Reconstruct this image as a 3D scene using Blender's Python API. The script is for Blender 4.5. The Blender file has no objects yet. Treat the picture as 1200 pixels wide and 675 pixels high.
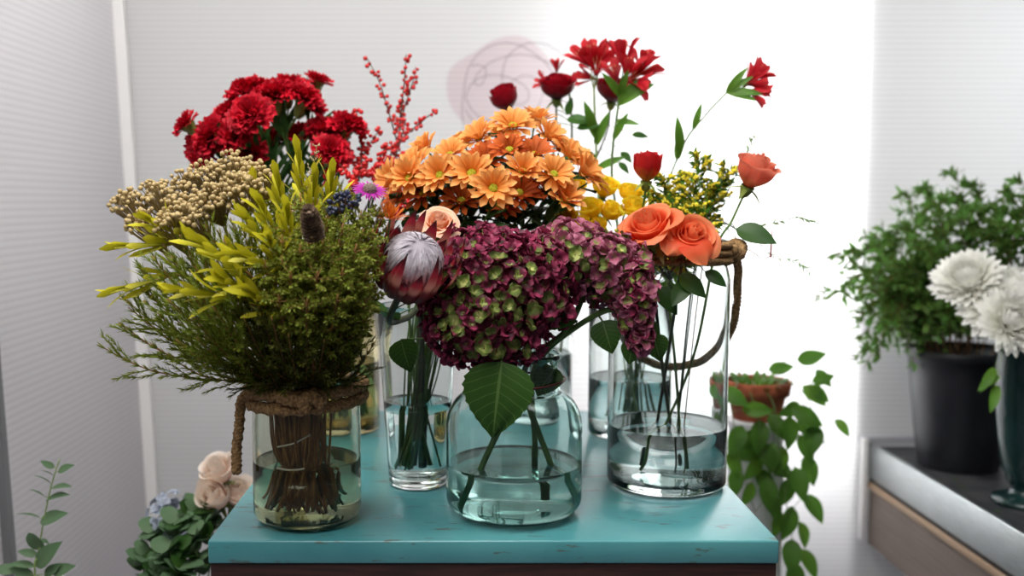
import bpy, math, random
import numpy as np
from mathutils import Vector, Matrix, Quaternion

PI = math.pi
SC = bpy.context.scene
COL = SC.collection
rnd = random.Random(7)
U = rnd.uniform

# ------------------------------------------------------------------ camera model
F = 1166.667            # focal length in pixels of the 1200 px wide frame
PX0 = 546.0             # where the table's depth lines vanish
TH = math.radians(4.9)
TABLE_Z = 0.85
CAM = Vector((0, 0, TABLE_Z + 0.422))
def ray(px, py):
    xc = (px - PX0) / F
    yc = (337.5 - py) / F
    return Vector((xc, math.cos(TH) + yc * math.sin(TH), -math.sin(TH) + yc * math.cos(TH)))
def P(px, py, Y):
    d = ray(px, py)
    return CAM + d * (Y / d.y)
def onz(px, py, z):
    d = ray(px, py)
    return CAM + d * ((z - CAM.z) / d.z)
def onx(px, py, x):
    d = ray(px, py)
    return CAM + d * (x / d.x)

# ------------------------------------------------------------------ mesh builder
class MB:
    def __init__(s):
        s.v = []; s.f = []; s.uv = []; s.m = []
    def add(s, pts, faces, uvs=None, mat=0, mtx=None):
        b = len(s.v)
        if mtx is not None:
            pts = [mtx @ Vector(p) for p in pts]
        s.v.extend([tuple(p) for p in pts])
        s.uv.extend(uvs if uvs else [(0.5, 0.5)] * len(pts))
        for f in faces:
            s.f.append(tuple(b + i for i in f)); s.m.append(mat)
    def grid(s, rows, mat=0, mtx=None, closed=False, uvrows=None):
        nv = len(rows); nu = len(rows[0])
        pts = [p for r in rows for p in r]
        uvs = [((i / max(1, nu - 1)), j / max(1, nv - 1)) for j in range(nv) for i in range(nu)]
        fs = []
        for j in range(nv - 1):
            for i in range(nu if closed else nu - 1):
                k = (i + 1) % nu
                fs.append((j * nu + i, j * nu + k, (j + 1) * nu + k, (j + 1) * nu + i))
        s.add(pts, fs, uvs, mat, mtx)
    def mesh(s, name, mats, off=None, smooth=True):
        me = bpy.data.meshes.new(name)
        vv = s.v if off is None else [(a - off[0], b - off[1], c - off[2]) for a, b, c in s.v]
        me.from_pydata(vv, [], s.f)
        uvl = me.uv_layers.new(name='UVMap')
        li = np.empty(len(me.loops), dtype=np.int32)
        me.loops.foreach_get('vertex_index', li)
        uvl.data.foreach_set('uv', np.array(s.uv, dtype=np.float32)[li].ravel())
        if not isinstance(mats, (list, tuple)): mats = [mats]
        for m in mats: me.materials.append(m)
        me.polygons.foreach_set('material_index', np.array(s.m, dtype=np.int32))
        me.polygons.foreach_set('use_smooth', np.full(len(me.polygons), smooth))
        me.update()
        return me

def thing(name, label, cat, loc, group=None):
    o = bpy.data.objects.new(name, None); COL.objects.link(o)
    o.empty_display_size = 0.02
    o.location = loc
    o['label'] = label; o['category'] = cat
    if group: o['group'] = group
    return o
def part(name, me, parent, mw=None, label=None):
    """me: mesh; mw: matrix in world terms (None: mesh already relative to the parent's origin)"""
    o = bpy.data.objects.new(name, me); COL.objects.link(o)
    if parent is not None:
        o.parent = parent
        if mw is not None:
            o.matrix_basis = Matrix.Translation(-org(parent)) @ mw
    elif mw is not None:
        o.matrix_basis = mw
    if label: o['label'] = label
    return o
ORG = {}
def org(o):
    v = Vector(o.location)
    return v if o.parent is None else v + org(o.parent)
def mono(name, me, label, cat, loc=None, group=None):
    o = bpy.data.objects.new(name, me); COL.objects.link(o)
    if loc is not None: o.location = loc
    o['label'] = label; o['category'] = cat
    if group: o['group'] = group
    return o
def struct(name, me):
    o = bpy.data.objects.new(name, me); COL.objects.link(o)
    o['kind'] = 'structure'
    return o

# ------------------------------------------------------------------ shapes
def catmull(pts, n=6):
    pts = [Vector(p) for p in pts]
    if len(pts) < 3:
        return [pts[0].lerp(pts[-1], i / n) for i in range(n + 1)]
    P_ = [pts[0] * 2 - pts[1]] + pts + [pts[-1] * 2 - pts[-2]]
    out = []
    for i in range(1, len(P_) - 2):
        a, b, c, d = P_[i - 1:i + 3]
        for k in range(n):
            t = k / n
            out.append(0.5 * ((2 * b) + (c - a) * t + (2 * a - 5 * b + 4 * c - d) * t * t + (3 * b - a - 3 * c + d) * t ** 3))
    out.append(pts[-1])
    return out
def frames(path):
    out = []
    t0 = (path[1] - path[0]).normalized()
    ref = Vector((1, 0, 0)) if abs(t0.x) < 0.8 else Vector((0, 1, 0))
    n = (ref - t0 * ref.dot(t0)).normalized()
    for i, p in enumerate(path):
        a = path[max(0, i - 1)]; b = path[min(len(path) - 1, i + 1)]
        t = (b - a)
        t = t.normalized() if t.length > 1e-9 else t0
        n = (n - t * n.dot(t))
        n = n.normalized() if n.length > 1e-6 else t.orthogonal().normalized()
        out.append((p, t, n, t.cross(n)))
    return out
def tube(mb, path, r0, r1=None, n=6, mat=0, cap=True, knob=0.0):
    if r1 is None: r1 = r0
    rows = []
    fr = frames(path)
    for i, (p, t, a, b) in enumerate(fr):
        r = r0 + (r1 - r0) * i / (len(fr) - 1)
        if knob and i % 4 == 2: r *= 1 + knob
        rows.append([p + a * (r * math.cos(2 * PI * k / n)) + b * (r * math.sin(2 * PI * k / n)) for k in range(n)])
    mb.grid(rows, mat, closed=True)
    if cap:
        e = len(mb.v)
        mb.f.append(tuple(e - n + k for k in range(n))); mb.m.append(mat)
        s0 = e - n * len(rows)
        mb.f.append(tuple(s0 + n - 1 - k for k in range(n))); mb.m.append(mat)
def rope(mb, path, R, pitch=0.018, strands=3, mat=0, phase=0.0):
    fr = frames(path)
    L = 0.0
    dist = [0.0]
    for i in range(1, len(path)):
        L += (path[i] - path[i - 1]).length; dist.append(L)
    for s in range(strands):
        q = []
        for (p, t, a, b), d in zip(fr, dist):
            an = 2 * PI * (d / pitch + s / strands) + phase
            q.append(p + (a * math.cos(an) + b * math.sin(an)) * R * 0.52)
        tube(mb, q, R * 0.56, n=6, mat=mat)
def lathe(mb, prof, n=56, mat=0, mtx=None):
    rows = []
    for r, z in prof:
        rows.append([Vector((r * math.cos(2 * PI * k / n), r * math.sin(2 * PI * k / n), z)) for k in range(n)])
    mb.grid(rows, mat, mtx, closed=True)
def box(mb, lo, hi, mat=0, bev=0.0):
    x0, y0, z0 = lo; x1, y1, z1 = hi
    if bev <= 0:
        p = [(x0, y0, z0), (x1, y0, z0), (x1, y1, z0), (x0, y1, z0), (x0, y0, z1), (x1, y0, z1), (x1, y1, z1), (x0, y1, z1)]
        mb.add(p, [(0, 3, 2, 1), (4, 5, 6, 7), (0, 1, 5, 4), (1, 2, 6, 5), (2, 3, 7, 6), (3, 0, 4, 7)], None, mat)
        return
    import bmesh
    bm = bmesh.new()
    bmesh.ops.create_cube(bm, size=1)
    for v in bm.verts:
        v.co = Vector(((x0 + x1) / 2 + v.co.x * (x1 - x0), (y0 + y1) / 2 + v.co.y * (y1 - y0), (z0 + z1) / 2 + v.co.z * (z1 - z0)))
    bmesh.ops.bevel(bm, geom=bm.edges[:], offset=bev, segments=2, affect='EDGES', profile=0.5)
    bm.verts.index_update()
    mb.add([v.co.copy() for v in bm.verts], [tuple(v.index for v in f.verts) for f in bm.faces], None, mat)
    bm.free()
_ICO = {}
def ico(sub=1):
    if sub not in _ICO:
        import bmesh
        bm = bmesh.new()
        bmesh.ops.create_icosphere(bm, subdivisions=sub, radius=1)
        bm.verts.index_update()
        _ICO[sub] = ([v.co.copy() for v in bm.verts], [tuple(v.index for v in f.verts) for f in bm.faces])
        bm.free()
    return _ICO[sub]
def ball(mb, c, r, sub=1, mat=0, sq=1.0):
    vs, fs = ico(sub)
    c = Vector(c)
    if not hasattr(r, '__len__'): r = (r, r, r * sq)
    mb.add([c + Vector((v.x * r[0], v.y * r[1], v.z * r[2])) for v in vs], fs, [(0.5, 0.5 + 0.5 * v.z) for v in vs], mat)

def aim(d, roll=0.0):
    """rotation that takes local +Z to d"""
    d = Vector(d).normalized()
    q = Vector((0, 0, 1)).rotation_difference(d)
    return q.to_matrix().to_4x4() @ Matrix.Rotation(roll, 4, 'Z')
def place(loc, d, roll=0.0, s=1.0):
    return Matrix.Translation(loc) @ aim(d, roll) @ Matrix.Scale(s, 4)

def p_oval(v): return max(0.04, math.sin(PI * min(1, v * 0.96 + 0.04)) ** 0.75)
def p_leaf(v): return max(0.03, (math.sin(PI * v ** 0.75)) ** 0.9)
def p_spat(v): return (0.28 + 0.72 * (v * v * (3 - 2 * v))) * (1 if v < 0.78 else math.sqrt(max(0.03, 1 - ((v - 0.78) / 0.22) ** 2)))
def p_fan(v): return 0.12 + 0.88 * v ** 0.8
def p_lance(v): return max(0.03, math.sin(PI * (0.1 + 0.9 * v) ** 0.9) ** 0.8)
def p_point(v): return max(0.03, (1 - v) ** 0.6 * (0.55 + 0.45 * min(1, v * 4)))
def p_round(v): return max(0.05, math.sqrt(max(0.0, 1 - (2 * (0.06 + 0.94 * v) ** 0.8 - 1) ** 2)))

def petal(mb, L, W, a0, a1, prof=p_oval, az=0.0, cup=0.0, ruf=0.0, rufn=2.0, nu=5, nv=6, r0=0.0, z0=0.0, mat=0, mtx=None, jag=0.0, ph=0.0, twist=0.0, a_pow=1.0, fold=0.0):
    rows = []
    r, z = r0, z0
    ds = L / (nv - 1)
    ca, sa = math.cos(az), math.sin(az)
    for j in range(nv):
        v = j / (nv - 1)
        e = a0 + (a1 - a0) * v ** a_pow
        if j:
            r += math.cos(e) * ds; z += math.sin(e) * ds
        w = W * 0.5 * prof(v)
        row = []
        for i in range(nu):
            u = -1 + 2 * i / (nu - 1)
            n = cup * w * u * u + fold * w * abs(u) + ruf * v * v * math.sin(u * rufn * PI + ph) + twist * w * u * v
            ex = 0.0
            if jag and j == nv - 1: ex = jag * (1 if i % 2 else -1)
            rr = r - math.sin(e) * n + math.cos(e) * ex
            zz = z + math.cos(e) * n + math.sin(e) * ex
            y = u * w
            row.append((rr * ca - y * sa, rr * sa + y * ca, zz))
        rows.append(row)
    mb.grid(rows, mat, mtx)

# ------------------------------------------------------------------ materials
def newmat(name):
    m = bpy.data.materials.new(name); m.use_nodes = True
    nt = m.node_tree
    for n in list(nt.nodes): nt.nodes.remove(n)
    out = nt.nodes.new('ShaderNodeOutputMaterial')
    return m, nt, out
def nd(nt, t, **kw):
    n = nt.nodes.new(t)
    for k, v in kw.items():
        if k.startswith('i_'):
            key = k[2:]
            key = int(key) if key.isdigit() else key.replace('_', ' ')
            n.inputs[key].default_value = v
        else:
            setattr(n, k, v)
    return n
def srgb(c):
    c = [x / 255 for x in c]
    return tuple((x / 12.92 if x <= 0.04045 else ((x + 0.055) / 1.055) ** 2.4) for x in c) + (1,)
def ramp(nt, fac, stops, interp='EASE'):
    r = nt.nodes.new('ShaderNodeValToRGB')
    r.color_ramp.interpolation = interp
    el = r.color_ramp.elements
    while len(el) < len(stops): el.new(0.5)
    for e, (p, c) in zip(el, stops):
        e.position = p; e.color = srgb(c)
    nt.links.new(fac, r.inputs[0])
    return r.outputs[0]
def petal_mat(name, stops, trans=0.3, rough=0.55, var=0.25, jit=0.0, objvar=0.0, hue=0.0, noise=0.0, spec=0.3, vein=0.0):
    """colour along each petal's or leaf's length; small differences from petal to petal"""
    m, nt, out = newmat(name)
    L = nt.links.new
    uv = nd(nt, 'ShaderNodeUVMap'); uv.uv_map = 'UVMap'
    sep = nd(nt, 'ShaderNodeSeparateXYZ'); L(uv.outputs[0], sep.inputs[0])
    geo = nd(nt, 'ShaderNodeNewGeometry')
    oi = nd(nt, 'ShaderNodeObjectInfo')
    fac = sep.outputs[1]
    ri = geo.outputs['Random Per Island']
    if jit or objvar:
        a = nd(nt, 'ShaderNodeMath', operation='MULTIPLY_ADD'); a.inputs[1].default_value = jit; a.inputs[2].default_value = -jit / 2
        L(ri, a.inputs[0])
        b = nd(nt, 'ShaderNodeMath', operation='MULTIPLY_ADD'); b.inputs[1].default_value = objvar; b.inputs[2].default_value = -objvar / 2
        L(oi.outputs['Random'], b.inputs[0])
        c = nd(nt, 'ShaderNodeMath', operation='ADD'); L(a.outputs[0], c.inputs[0]); L(b.outputs[0], c.inputs[1])
        d = nd(nt, 'ShaderNodeMath', operation='ADD'); L(fac, d.inputs[0]); L(c.outputs[0], d.inputs[1]); d.use_clamp = True
        fac = d.outputs[0]
    colr = ramp(nt, fac, stops)
    hs = nd(nt, 'ShaderNodeHueSaturation')
    v = nd(nt, 'ShaderNodeMath', operation='MULTIPLY_ADD'); v.inputs[1].default_value = var; v.inputs[2].default_value = 1 - var / 2
    L(ri, v.inputs[0]); L(v.outputs[0], hs.inputs['Value'])
    if hue:
        h = nd(nt, 'ShaderNodeMath', operation='MULTIPLY_ADD'); h.inputs[1].default_value = hue; h.inputs[2].default_value = 0.5 - hue / 2
        L(ri, h.inputs[0]); L(h.outputs[0], hs.inputs['Hue'])
    L(colr, hs.inputs['Color'])
    colr = hs.outputs[0]
    if vein:
        def mth(op, a, b=None):
            n_ = nd(nt, 'ShaderNodeMath', operation=op)
            for k_, x_ in enumerate((a, b)):
                if x_ is None: continue
                if hasattr(x_, 'links'): L(x_, n_.inputs[k_])
                else: n_.inputs[k_].default_value = x_
            return n_.outputs[0]
        du = mth('ABSOLUTE', mth('SUBTRACT', sep.outputs[0], 0.5))
        mid = mth('LESS_THAN', du, 0.022)
        ph = mth('FRACT', mth('SUBTRACT', mth('MULTIPLY', sep.outputs[1], 8.0), mth('MULTIPLY', du, 3.4)))
        sd = mth('MULTIPLY', mth('LESS_THAN', ph, 0.10), 0.6)
        mk = mth('MULTIPLY', mth('MAXIMUM', mid, sd), vein)
        mv = nd(nt, 'ShaderNodeMixRGB'); L(mk, mv.inputs[0]); L(colr, mv.inputs[1]); mv.inputs[2].default_value = srgb((120, 150, 84))
        colr = mv.outputs[0]
    if noise:
        tc = nd(nt, 'ShaderNodeTexCoord')
        nz = nd(nt, 'ShaderNodeTexNoise'); nz.inputs['Scale'].default_value = 60
        L(tc.outputs['Object'], nz.inputs['Vector'])
        mx = nd(nt, 'ShaderNodeMixRGB', blend_type='MULTIPLY'); mx.inputs[0].default_value = noise
        L(colr, mx.inputs[1]); L(nz.outputs[0], mx.inputs[2]); colr = mx.outputs[0]
    pb = nd(nt, 'ShaderNodeBsdfPrincipled'); pb.inputs['Roughness'].default_value = rough
    pb.inputs['Specular IOR Level'].default_value = spec
    L(colr, pb.inputs['Base Color'])
    tr = nd(nt, 'ShaderNodeBsdfTranslucent'); L(colr, tr.inputs[0])
    mix = nd(nt, 'ShaderNodeMixShader'); mix.inputs[0].default_value = trans
    L(pb.outputs[0], mix.inputs[1]); L(tr.outputs[0], mix.inputs[2])
    L(mix.outputs[0], out.inputs[0])
    return m
def solid(name, c, rough=0.5, metal=0.0, c2=None, nscale=30, bump=0.0, spec=0.5, stretch=None, lo=0.35, hi=0.65):
    m, nt, out = newmat(name)
    L = nt.links.new
    pb = nd(nt, 'ShaderNodeBsdfPrincipled'); pb.inputs['Roughness'].default_value = rough
    pb.inputs['Metallic'].default_value = metal; pb.inputs['Specular IOR Level'].default_value = spec
    tc = nd(nt, 'ShaderNodeTexCoord')
    mp = nd(nt, 'ShaderNodeMapping'); L(tc.outputs['Object'], mp.inputs[0])
    if stretch: mp.inputs['Scale'].default_value = stretch
    nz = nd(nt, 'ShaderNodeTexNoise'); nz.inputs['Scale'].default_value = nscale; nz.inputs['Detail'].default_value = 4
    L(mp.outputs[0], nz.inputs['Vector'])
    if c2:
        colr = ramp(nt, nz.outputs[0], [(lo, c), (hi, c2)])
        L(colr, pb.inputs['Base Color'])
    else:
        pb.inputs['Base Color'].default_value = srgb(c)
    if bump:
        bp = nd(nt, 'ShaderNodeBump'); bp.inputs['Strength'].default_value = bump; bp.inputs['Distance'].default_value = 0.002
        L(nz.outputs[0], bp.inputs['Height']); L(bp.outputs[0], pb.inputs['Normal'])
    L(pb.outputs[0], out.inputs[0])
    return m
def glass_mat(name, c, ior=1.45, rough=0.0):
    m, nt, out = newmat(name)
    g = nd(nt, 'ShaderNodeBsdfGlass'); g.inputs['Color'].default_value = (*c, 1); g.inputs['IOR'].default_value = ior; g.inputs['Roughness'].default_value = rough
    nt.links.new(g.outputs[0], out.inputs[0])
    return m
def film_mat(name, c):
    m, nt, out = newmat(name)
    g = nd(nt, 'ShaderNodeBsdfTransparent'); g.inputs['Color'].default_value = (*c, 1)
    nt.links.new(g.outputs[0], out.inputs[0])
    return m
def panel_mat(name, c1, c2, period, trans):
    """ribbed twin-wall sheet: fine horizontal ribs, lets light through"""
    m, nt, out = newmat(name)
    L = nt.links.new
    tc = nd(nt, 'ShaderNodeTexCoord')
    sep = nd(nt, 'ShaderNodeSeparateXYZ'); L(tc.outputs['Object'], sep.inputs[0])
    k = nd(nt, 'ShaderNodeMath', operation='MULTIPLY'); k.inputs[1].default_value = 2 * PI / period; L(sep.outputs[2], k.inputs[0])
    s = nd(nt, 'ShaderNodeMath', operation='SINE'); L(k.outputs[0], s.inputs[0])
    q = nd(nt, 'ShaderNodeMath', operation='MULTIPLY_ADD'); q.inputs[1].default_value = 0.5; q.inputs[2].default_value = 0.5; L(s.outputs[0], q.inputs[0])
    colr = ramp(nt, q.outputs[0], [(0.1, c1), (0.55, c2)])
    bp = nd(nt, 'ShaderNodeBump'); bp.inputs['Strength'].default_value = 0.12; bp.inputs['Distance'].default_value = 0.002
    L(q.outputs[0], bp.inputs['Height'])
    pb = nd(nt, 'ShaderNodeBsdfPrincipled'); pb.inputs['Roughness'].default_value = 0.45; pb.inputs['Specular IOR Level'].default_value = 0.3
    L(colr, pb.inputs['Base Color']); L(bp.outputs[0], pb.inputs['Normal'])
    tr = nd(nt, 'ShaderNodeBsdfTranslucent'); L(colr, tr.inputs[0])
    mix = nd(nt, 'ShaderNodeMixShader'); mix.inputs[0].default_value = trans
    L(pb.outputs[0], mix.inputs[1]); L(tr.outputs[0], mix.inputs[2])
    L(mix.outputs[0], out.inputs[0])
    return m
def table_mat(name):
    m, nt, out = newmat(name)
    L = nt.links.new
    tc = nd(nt, 'ShaderNodeTexCoord')
    n1 = nd(nt, 'ShaderNodeTexNoise'); n1.inputs['Scale'].default_value = 5; n1.inputs['Detail'].default_value = 5
    L(tc.outputs['Object'], n1.inputs['Vector'])
    base = ramp(nt, n1.outputs[0], [(0.3, (70, 146, 154)), (0.7, (94, 168, 172))])
    mp = nd(nt, 'ShaderNodeMapping'); mp.inputs['Scale'].default_value = (9, 40, 40); L(tc.outputs['Object'], mp.inputs[0])
    n2 = nd(nt, 'ShaderNodeTexNoise'); n2.inputs['Scale'].default_value = 1.6; n2.inputs['Detail'].default_value = 7; n2.inputs['Roughness'].default_value = 0.7
    L(mp.outputs[0], n2.inputs['Vector'])
    f = nd(nt, 'ShaderNodeValToRGB'); f.color_ramp.elements[0].position = 0.585; f.color_ramp.elements[1].position = 0.64
    L(n2.outputs[0], f.inputs[0])
    g = nd(nt, 'ShaderNodeMath', operation='MULTIPLY'); g.inputs[1].default_value = 0.75; L(f.outputs[0], g.inputs[0])
    mx = nd(nt, 'ShaderNodeMixRGB'); L(g.outputs[0], mx.inputs[0]); L(base, mx.inputs[1]); mx.inputs[2].default_value = srgb((92, 84, 66))
    pb = nd(nt, 'ShaderNodeBsdfPrincipled'); pb.inputs['Roughness'].default_value = 0.35; pb.inputs['Specular IOR Level'].default_value = 0.5; pb.inputs['Coat Weight'].default_value = 0.5; pb.inputs['Coat Roughness'].default_value = 0.18
    L(mx.outputs[0], pb.inputs['Base Color'])
    bp = nd(nt, 'ShaderNodeBump'); bp.inputs['Strength'].default_value = 0.12; bp.inputs['Distance'].default_value = 0.002
    L(n2.outputs[0], bp.inputs['Height']); L(bp.outputs[0], pb.inputs['Normal'])
    L(pb.outputs[0], out.inputs[0])
    return m

M = {}
M['carnation'] = petal_mat('carnation red', [(0, (64, 4, 12)), (0.5, (160, 8, 28)), (1, (202, 20, 44))], 0.25, 0.6, 0.5)
M['darkrose'] = petal_mat('dark red rose', [(0, (70, 4, 16)), (0.6, (140, 8, 28)), (1, (176, 16, 38))], 0.25, 0.5, 0.3)
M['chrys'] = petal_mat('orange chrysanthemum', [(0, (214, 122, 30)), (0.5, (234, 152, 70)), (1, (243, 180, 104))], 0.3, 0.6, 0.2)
M['chrys_shaded'] = petal_mat('shaded orange chrysanthemum', [(0, (170, 74, 18)), (1, (214, 108, 44))], 0.3, 0.6, 0.2)  # darker copy for daisies in hollows: shade put into the petal colour
M['chryscentre'] = solid('chrysanthemum centre', (150, 168, 30), 0.7, c2=(206, 196, 40), nscale=500, bump=0.5)
M['orange_rose'] = petal_mat('orange rose', [(0, (220, 56, 30)), (0.5, (238, 98, 56)), (1, (250, 152, 104))], 0.42, 0.5, 0.2)
M['coral_rose'] = petal_mat('coral rose', [(0, (240, 150, 100)), (0.5, (236, 128, 100)), (1, (244, 150, 122))], 0.45, 0.5, 0.2)
M['redorange_rose'] = petal_mat('red and yellow rose', [(0, (240, 180, 70)), (0.3, (226, 100, 50)), (0.55, (200, 38, 36)), (1, (206, 40, 44))], 0.35, 0.5, 0.2)
M['peach'] = petal_mat('peach garden rose', [(0, (244, 168, 110)), (0.6, (246, 190, 142)), (1, (246, 206, 180))], 0.35, 0.55, 0.15)
M['pale_rose'] = petal_mat('cream pink rose', [(0, (242, 200, 188)), (0.5, (248, 230, 216)), (1, (251, 241, 230))], 0.35, 0.55, 0.12)
M['yellow'] = petal_mat('yellow bloom', [(0, (222, 184, 12)), (0.6, (250, 218, 28)), (1, (254, 236, 70))], 0.5, 0.55, 0.2)
M['alstro'] = petal_mat('red alstroemeria', [(0, (150, 36, 34)), (0.5, (186, 24, 40)), (1, (208, 54, 60))], 0.35, 0.5, 0.3)
M['hyd'] = petal_mat('burgundy green hydrangea', [(0, (156, 172, 84)), (0.14, (112, 108, 62)), (0.30, (84, 40, 44)), (0.55, (98, 28, 52)), (1, (148, 52, 84))], 0.25, 0.5, 0.7, jit=0.4, objvar=0.75)
M['hyd_mauve'] = petal_mat('mauve hydrangea', [(0, (146, 150, 84)), (0.25, (160, 104, 106)), (0.5, (162, 78, 106)), (1, (188, 116, 140))], 0.3, 0.55, 0.4, jit=0.3, objvar=0.7)
M['hyd_green'] = petal_mat('green hydrangea', [(0, (198, 204, 122)), (0.3, (120, 140, 64)), (0.6, (96, 112, 54)), (0.85, (110, 84, 60)), (1, (124, 46, 66))], 0.3, 0.55, 0.5, jit=0.5, objvar=0.8)
M['leaf'] = petal_mat('green leaf', [(0, (64, 104, 34)), (1, (52, 92, 34))], 0.3, 0.45, 0.4, hue=0.03)
M['leaf_dark'] = petal_mat('dark green leaf', [(0, (54, 88, 34)), (1, (44, 78, 32))], 0.25, 0.4, 0.3, hue=0.02)
M['leaf_veined'] = petal_mat('veined leaf', [(0, (60, 96, 36)), (1, (50, 86, 34))], 0.3, 0.4, 0.2, vein=0.55)
M['vine_leaf'] = petal_mat('vine leaf', [(0, (78, 118, 40)), (1, (72, 112, 40))], 0.5, 0.45, 0.5, hue=0.04)
M['leaf_bright'] = petal_mat('bright green leaf', [(0, (92, 130, 40)), (1, (84, 128, 44))], 0.4, 0.45, 0.4, hue=0.04)
M['bush'] = petal_mat('bush leaf', [(0, (84, 118, 46)), (1, (100, 138, 64))], 0.45, 0.5, 0.6, hue=0.04)
M['euc'] = petal_mat('eucalyptus leaf', [(0, (96, 122, 88)), (1, (86, 116, 82))], 0.25, 0.6, 0.3, hue=0.02)
M['lime'] = petal_mat('lime yellow leaf', [(0, (132, 134, 24)), (0.35, (166, 162, 24)), (1, (214, 204, 48))], 0.3, 0.45, 0.45, hue=0.03)
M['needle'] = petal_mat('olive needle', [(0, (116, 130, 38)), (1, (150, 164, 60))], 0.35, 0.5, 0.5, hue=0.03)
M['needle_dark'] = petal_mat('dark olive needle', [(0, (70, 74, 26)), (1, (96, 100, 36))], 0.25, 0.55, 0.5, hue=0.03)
M['juniper'] = petal_mat('moss green sprig', [(0, (104, 116, 34)), (1, (156, 166, 62))], 0.35, 0.6, 0.7, hue=0.03)
M['stem'] = solid('green stem', (72, 104, 44), 0.5, c2=(88, 118, 52), nscale=60)
M['jarstem'] = solid('brown olive stem', (136, 92, 50), 0.55, c2=(172, 126, 72), nscale=40)
M['stem_pale'] = solid('pale green stem', (126, 152, 84), 0.5, c2=(142, 164, 96), nscale=60)
M['stem_dark'] = solid('dark green stem', (44, 58, 30), 0.5, c2=(64, 70, 40), nscale=60)
M['twig'] = solid('brown twig', (84, 58, 34), 0.7, c2=(120, 82, 46), nscale=120, bump=0.4)
M['twig_dark'] = solid('dark twig', (58, 40, 30), 0.7, c2=(84, 60, 44), nscale=120, bump=0.4)
M['calyx'] = solid('calyx green', (104, 124, 50), 0.5, c2=(130, 142, 66), nscale=80)
M['berry'] = solid('red berry', (176, 20, 24), 0.25, c2=(206, 36, 34), nscale=200)
M['tan'] = solid('tan bobble', (174, 148, 98), 0.8, c2=(206, 184, 134), nscale=900, bump=0.6)
M['tan_stem'] = solid('tan stem', (134, 112, 60), 0.7)
M['blueberry'] = solid('blue black berry', (34, 38, 62), 0.35, c2=(60, 66, 94), nscale=150)
M['cone'] = solid('pine cone', (84, 66, 50), 0.7, c2=(136, 112, 90), nscale=150)
M['plume'] = solid('dry plume', (188, 172, 130), 0.8, c2=(210, 198, 160), nscale=300)
M['magenta'] = petal_mat('magenta petal', [(0, (150, 40, 130)), (0.6, (196, 54, 178)), (1, (222, 110, 206))], 0.35, 0.55, 0.25)
M['magenta_c'] = solid('grey brown disc', (120, 100, 92), 0.9, c2=(170, 150, 138), nscale=700, bump=0.8)
M['pincushion'] = petal_mat('orange pincushion', [(0, (196, 90, 24)), (1, (236, 134, 46))], 0.3, 0.5, 0.3)
M['bract'] = petal_mat('protea bract', [(0, (78, 26, 26)), (0.35, (124, 34, 42)), (0.5, (206, 134, 118)), (0.72, (170, 44, 60)), (0.9, (84, 26, 36)), (1, (58, 26, 30))], 0.2, 0.5, 0.35, jit=0.3)
M['bract_low'] = petal_mat('protea low bract', [(0, (66, 28, 22)), (0.6, (96, 34, 34)), (1, (80, 26, 30))], 0.15, 0.5, 0.35)
M['silk'] = petal_mat('protea silk', [(0, (206, 190, 196)), (0.6, (212, 208, 216)), (1, (176, 168, 178))], 0.2, 0.7, 0.3)
M['white_petal'] = petal_mat('white chrysanthemum', [(0, (222, 222, 200)), (0.4, (246, 246, 238)), (1, (252, 252, 248))], 0.35, 0.6, 0.08)
M['solid_y'] = solid('goldenrod bead', (228, 202, 30), 0.7, c2=(246, 228, 66), nscale=200)
M['rope'] = solid('jute rope', (120, 92, 58), 0.9, c2=(172, 136, 90), nscale=260, bump=0.7)
M['glass'] = glass_mat('clear glass', (0.965, 0.985, 0.98))
M['glass_teal'] = glass_mat('aqua glass', (0.90, 0.965, 0.955))
M['glass_grey'] = glass_mat('smoky glass', (0.93, 0.945, 0.90))
M['glass_amber'] = glass_mat('yellowish glass', (0.96, 0.93, 0.80))
M['water'] = glass_mat('water', (0.96, 0.985, 0.98), 1.33)
M['water_dim'] = glass_mat('cloudy water', (0.90, 0.90, 0.80), 1.33)
M['water_teal'] = glass_mat('water in aqua jar', (0.86, 0.94, 0.92), 1.33)
M['water_amber'] = glass_mat('yellow water', (0.92, 0.86, 0.66), 1.33)
M['table'] = table_mat('worn teal paint')
M['wood'] = solid('dark stained wood', (46, 26, 24), 0.55, c2=(66, 38, 32), nscale=6, stretch=(2, 30, 30))
M['terracotta'] = solid('terracotta', (150, 74, 48), 0.85, c2=(178, 98, 66), nscale=25, bump=0.2)
M['soil'] = solid('potting soil', (44, 32, 24), 0.95, c2=(70, 52, 38), nscale=90, bump=1.0)
M['white_paint'] = solid('white pedestal', (222, 224, 226), 0.5)
M['bucket'] = solid('black plastic', (22, 25, 30), 0.42, c2=(30, 33, 38), nscale=8)
M['greenglaze'] = solid('dark green glaze', (16, 40, 40), 0.15, c2=(24, 52, 50), nscale=6)
M['steel'] = solid('brushed steel', (186, 192, 192), 0.30, 1.0, c2=(166, 172, 172), nscale=10, stretch=(60, 2, 60))
M['steel_dark'] = solid('worn steel top', (66, 68, 74), 0.4, 0.5, c2=(98, 98, 100), nscale=12)
M['brownpanel'] = solid('brown ribbed front', (104, 92, 84), 0.6, c2=(122, 108, 98), nscale=5, stretch=(1, 1, 90))
M['rubber'] = solid('dark gasket', (34, 30, 30), 0.6)
M['brass'] = solid('tan edging strip', (150, 124, 98), 0.5)
M['alu'] = solid('painted aluminium', (238, 237, 236), 0.45)
M['alu_dim'] = solid('grey aluminium', (204, 204, 212), 0.5)
M['alu_grey'] = solid('dark aluminium', (118, 120, 122), 0.45, 0.3)
M['floor'] = solid('grey vinyl floor', (120, 116, 132), 0.5, c2=(136, 132, 148), nscale=5)
M['panel'] = panel_mat('ribbed sheet', (228, 227, 228), (236, 236, 236), 0.0145, 0.5)
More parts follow.
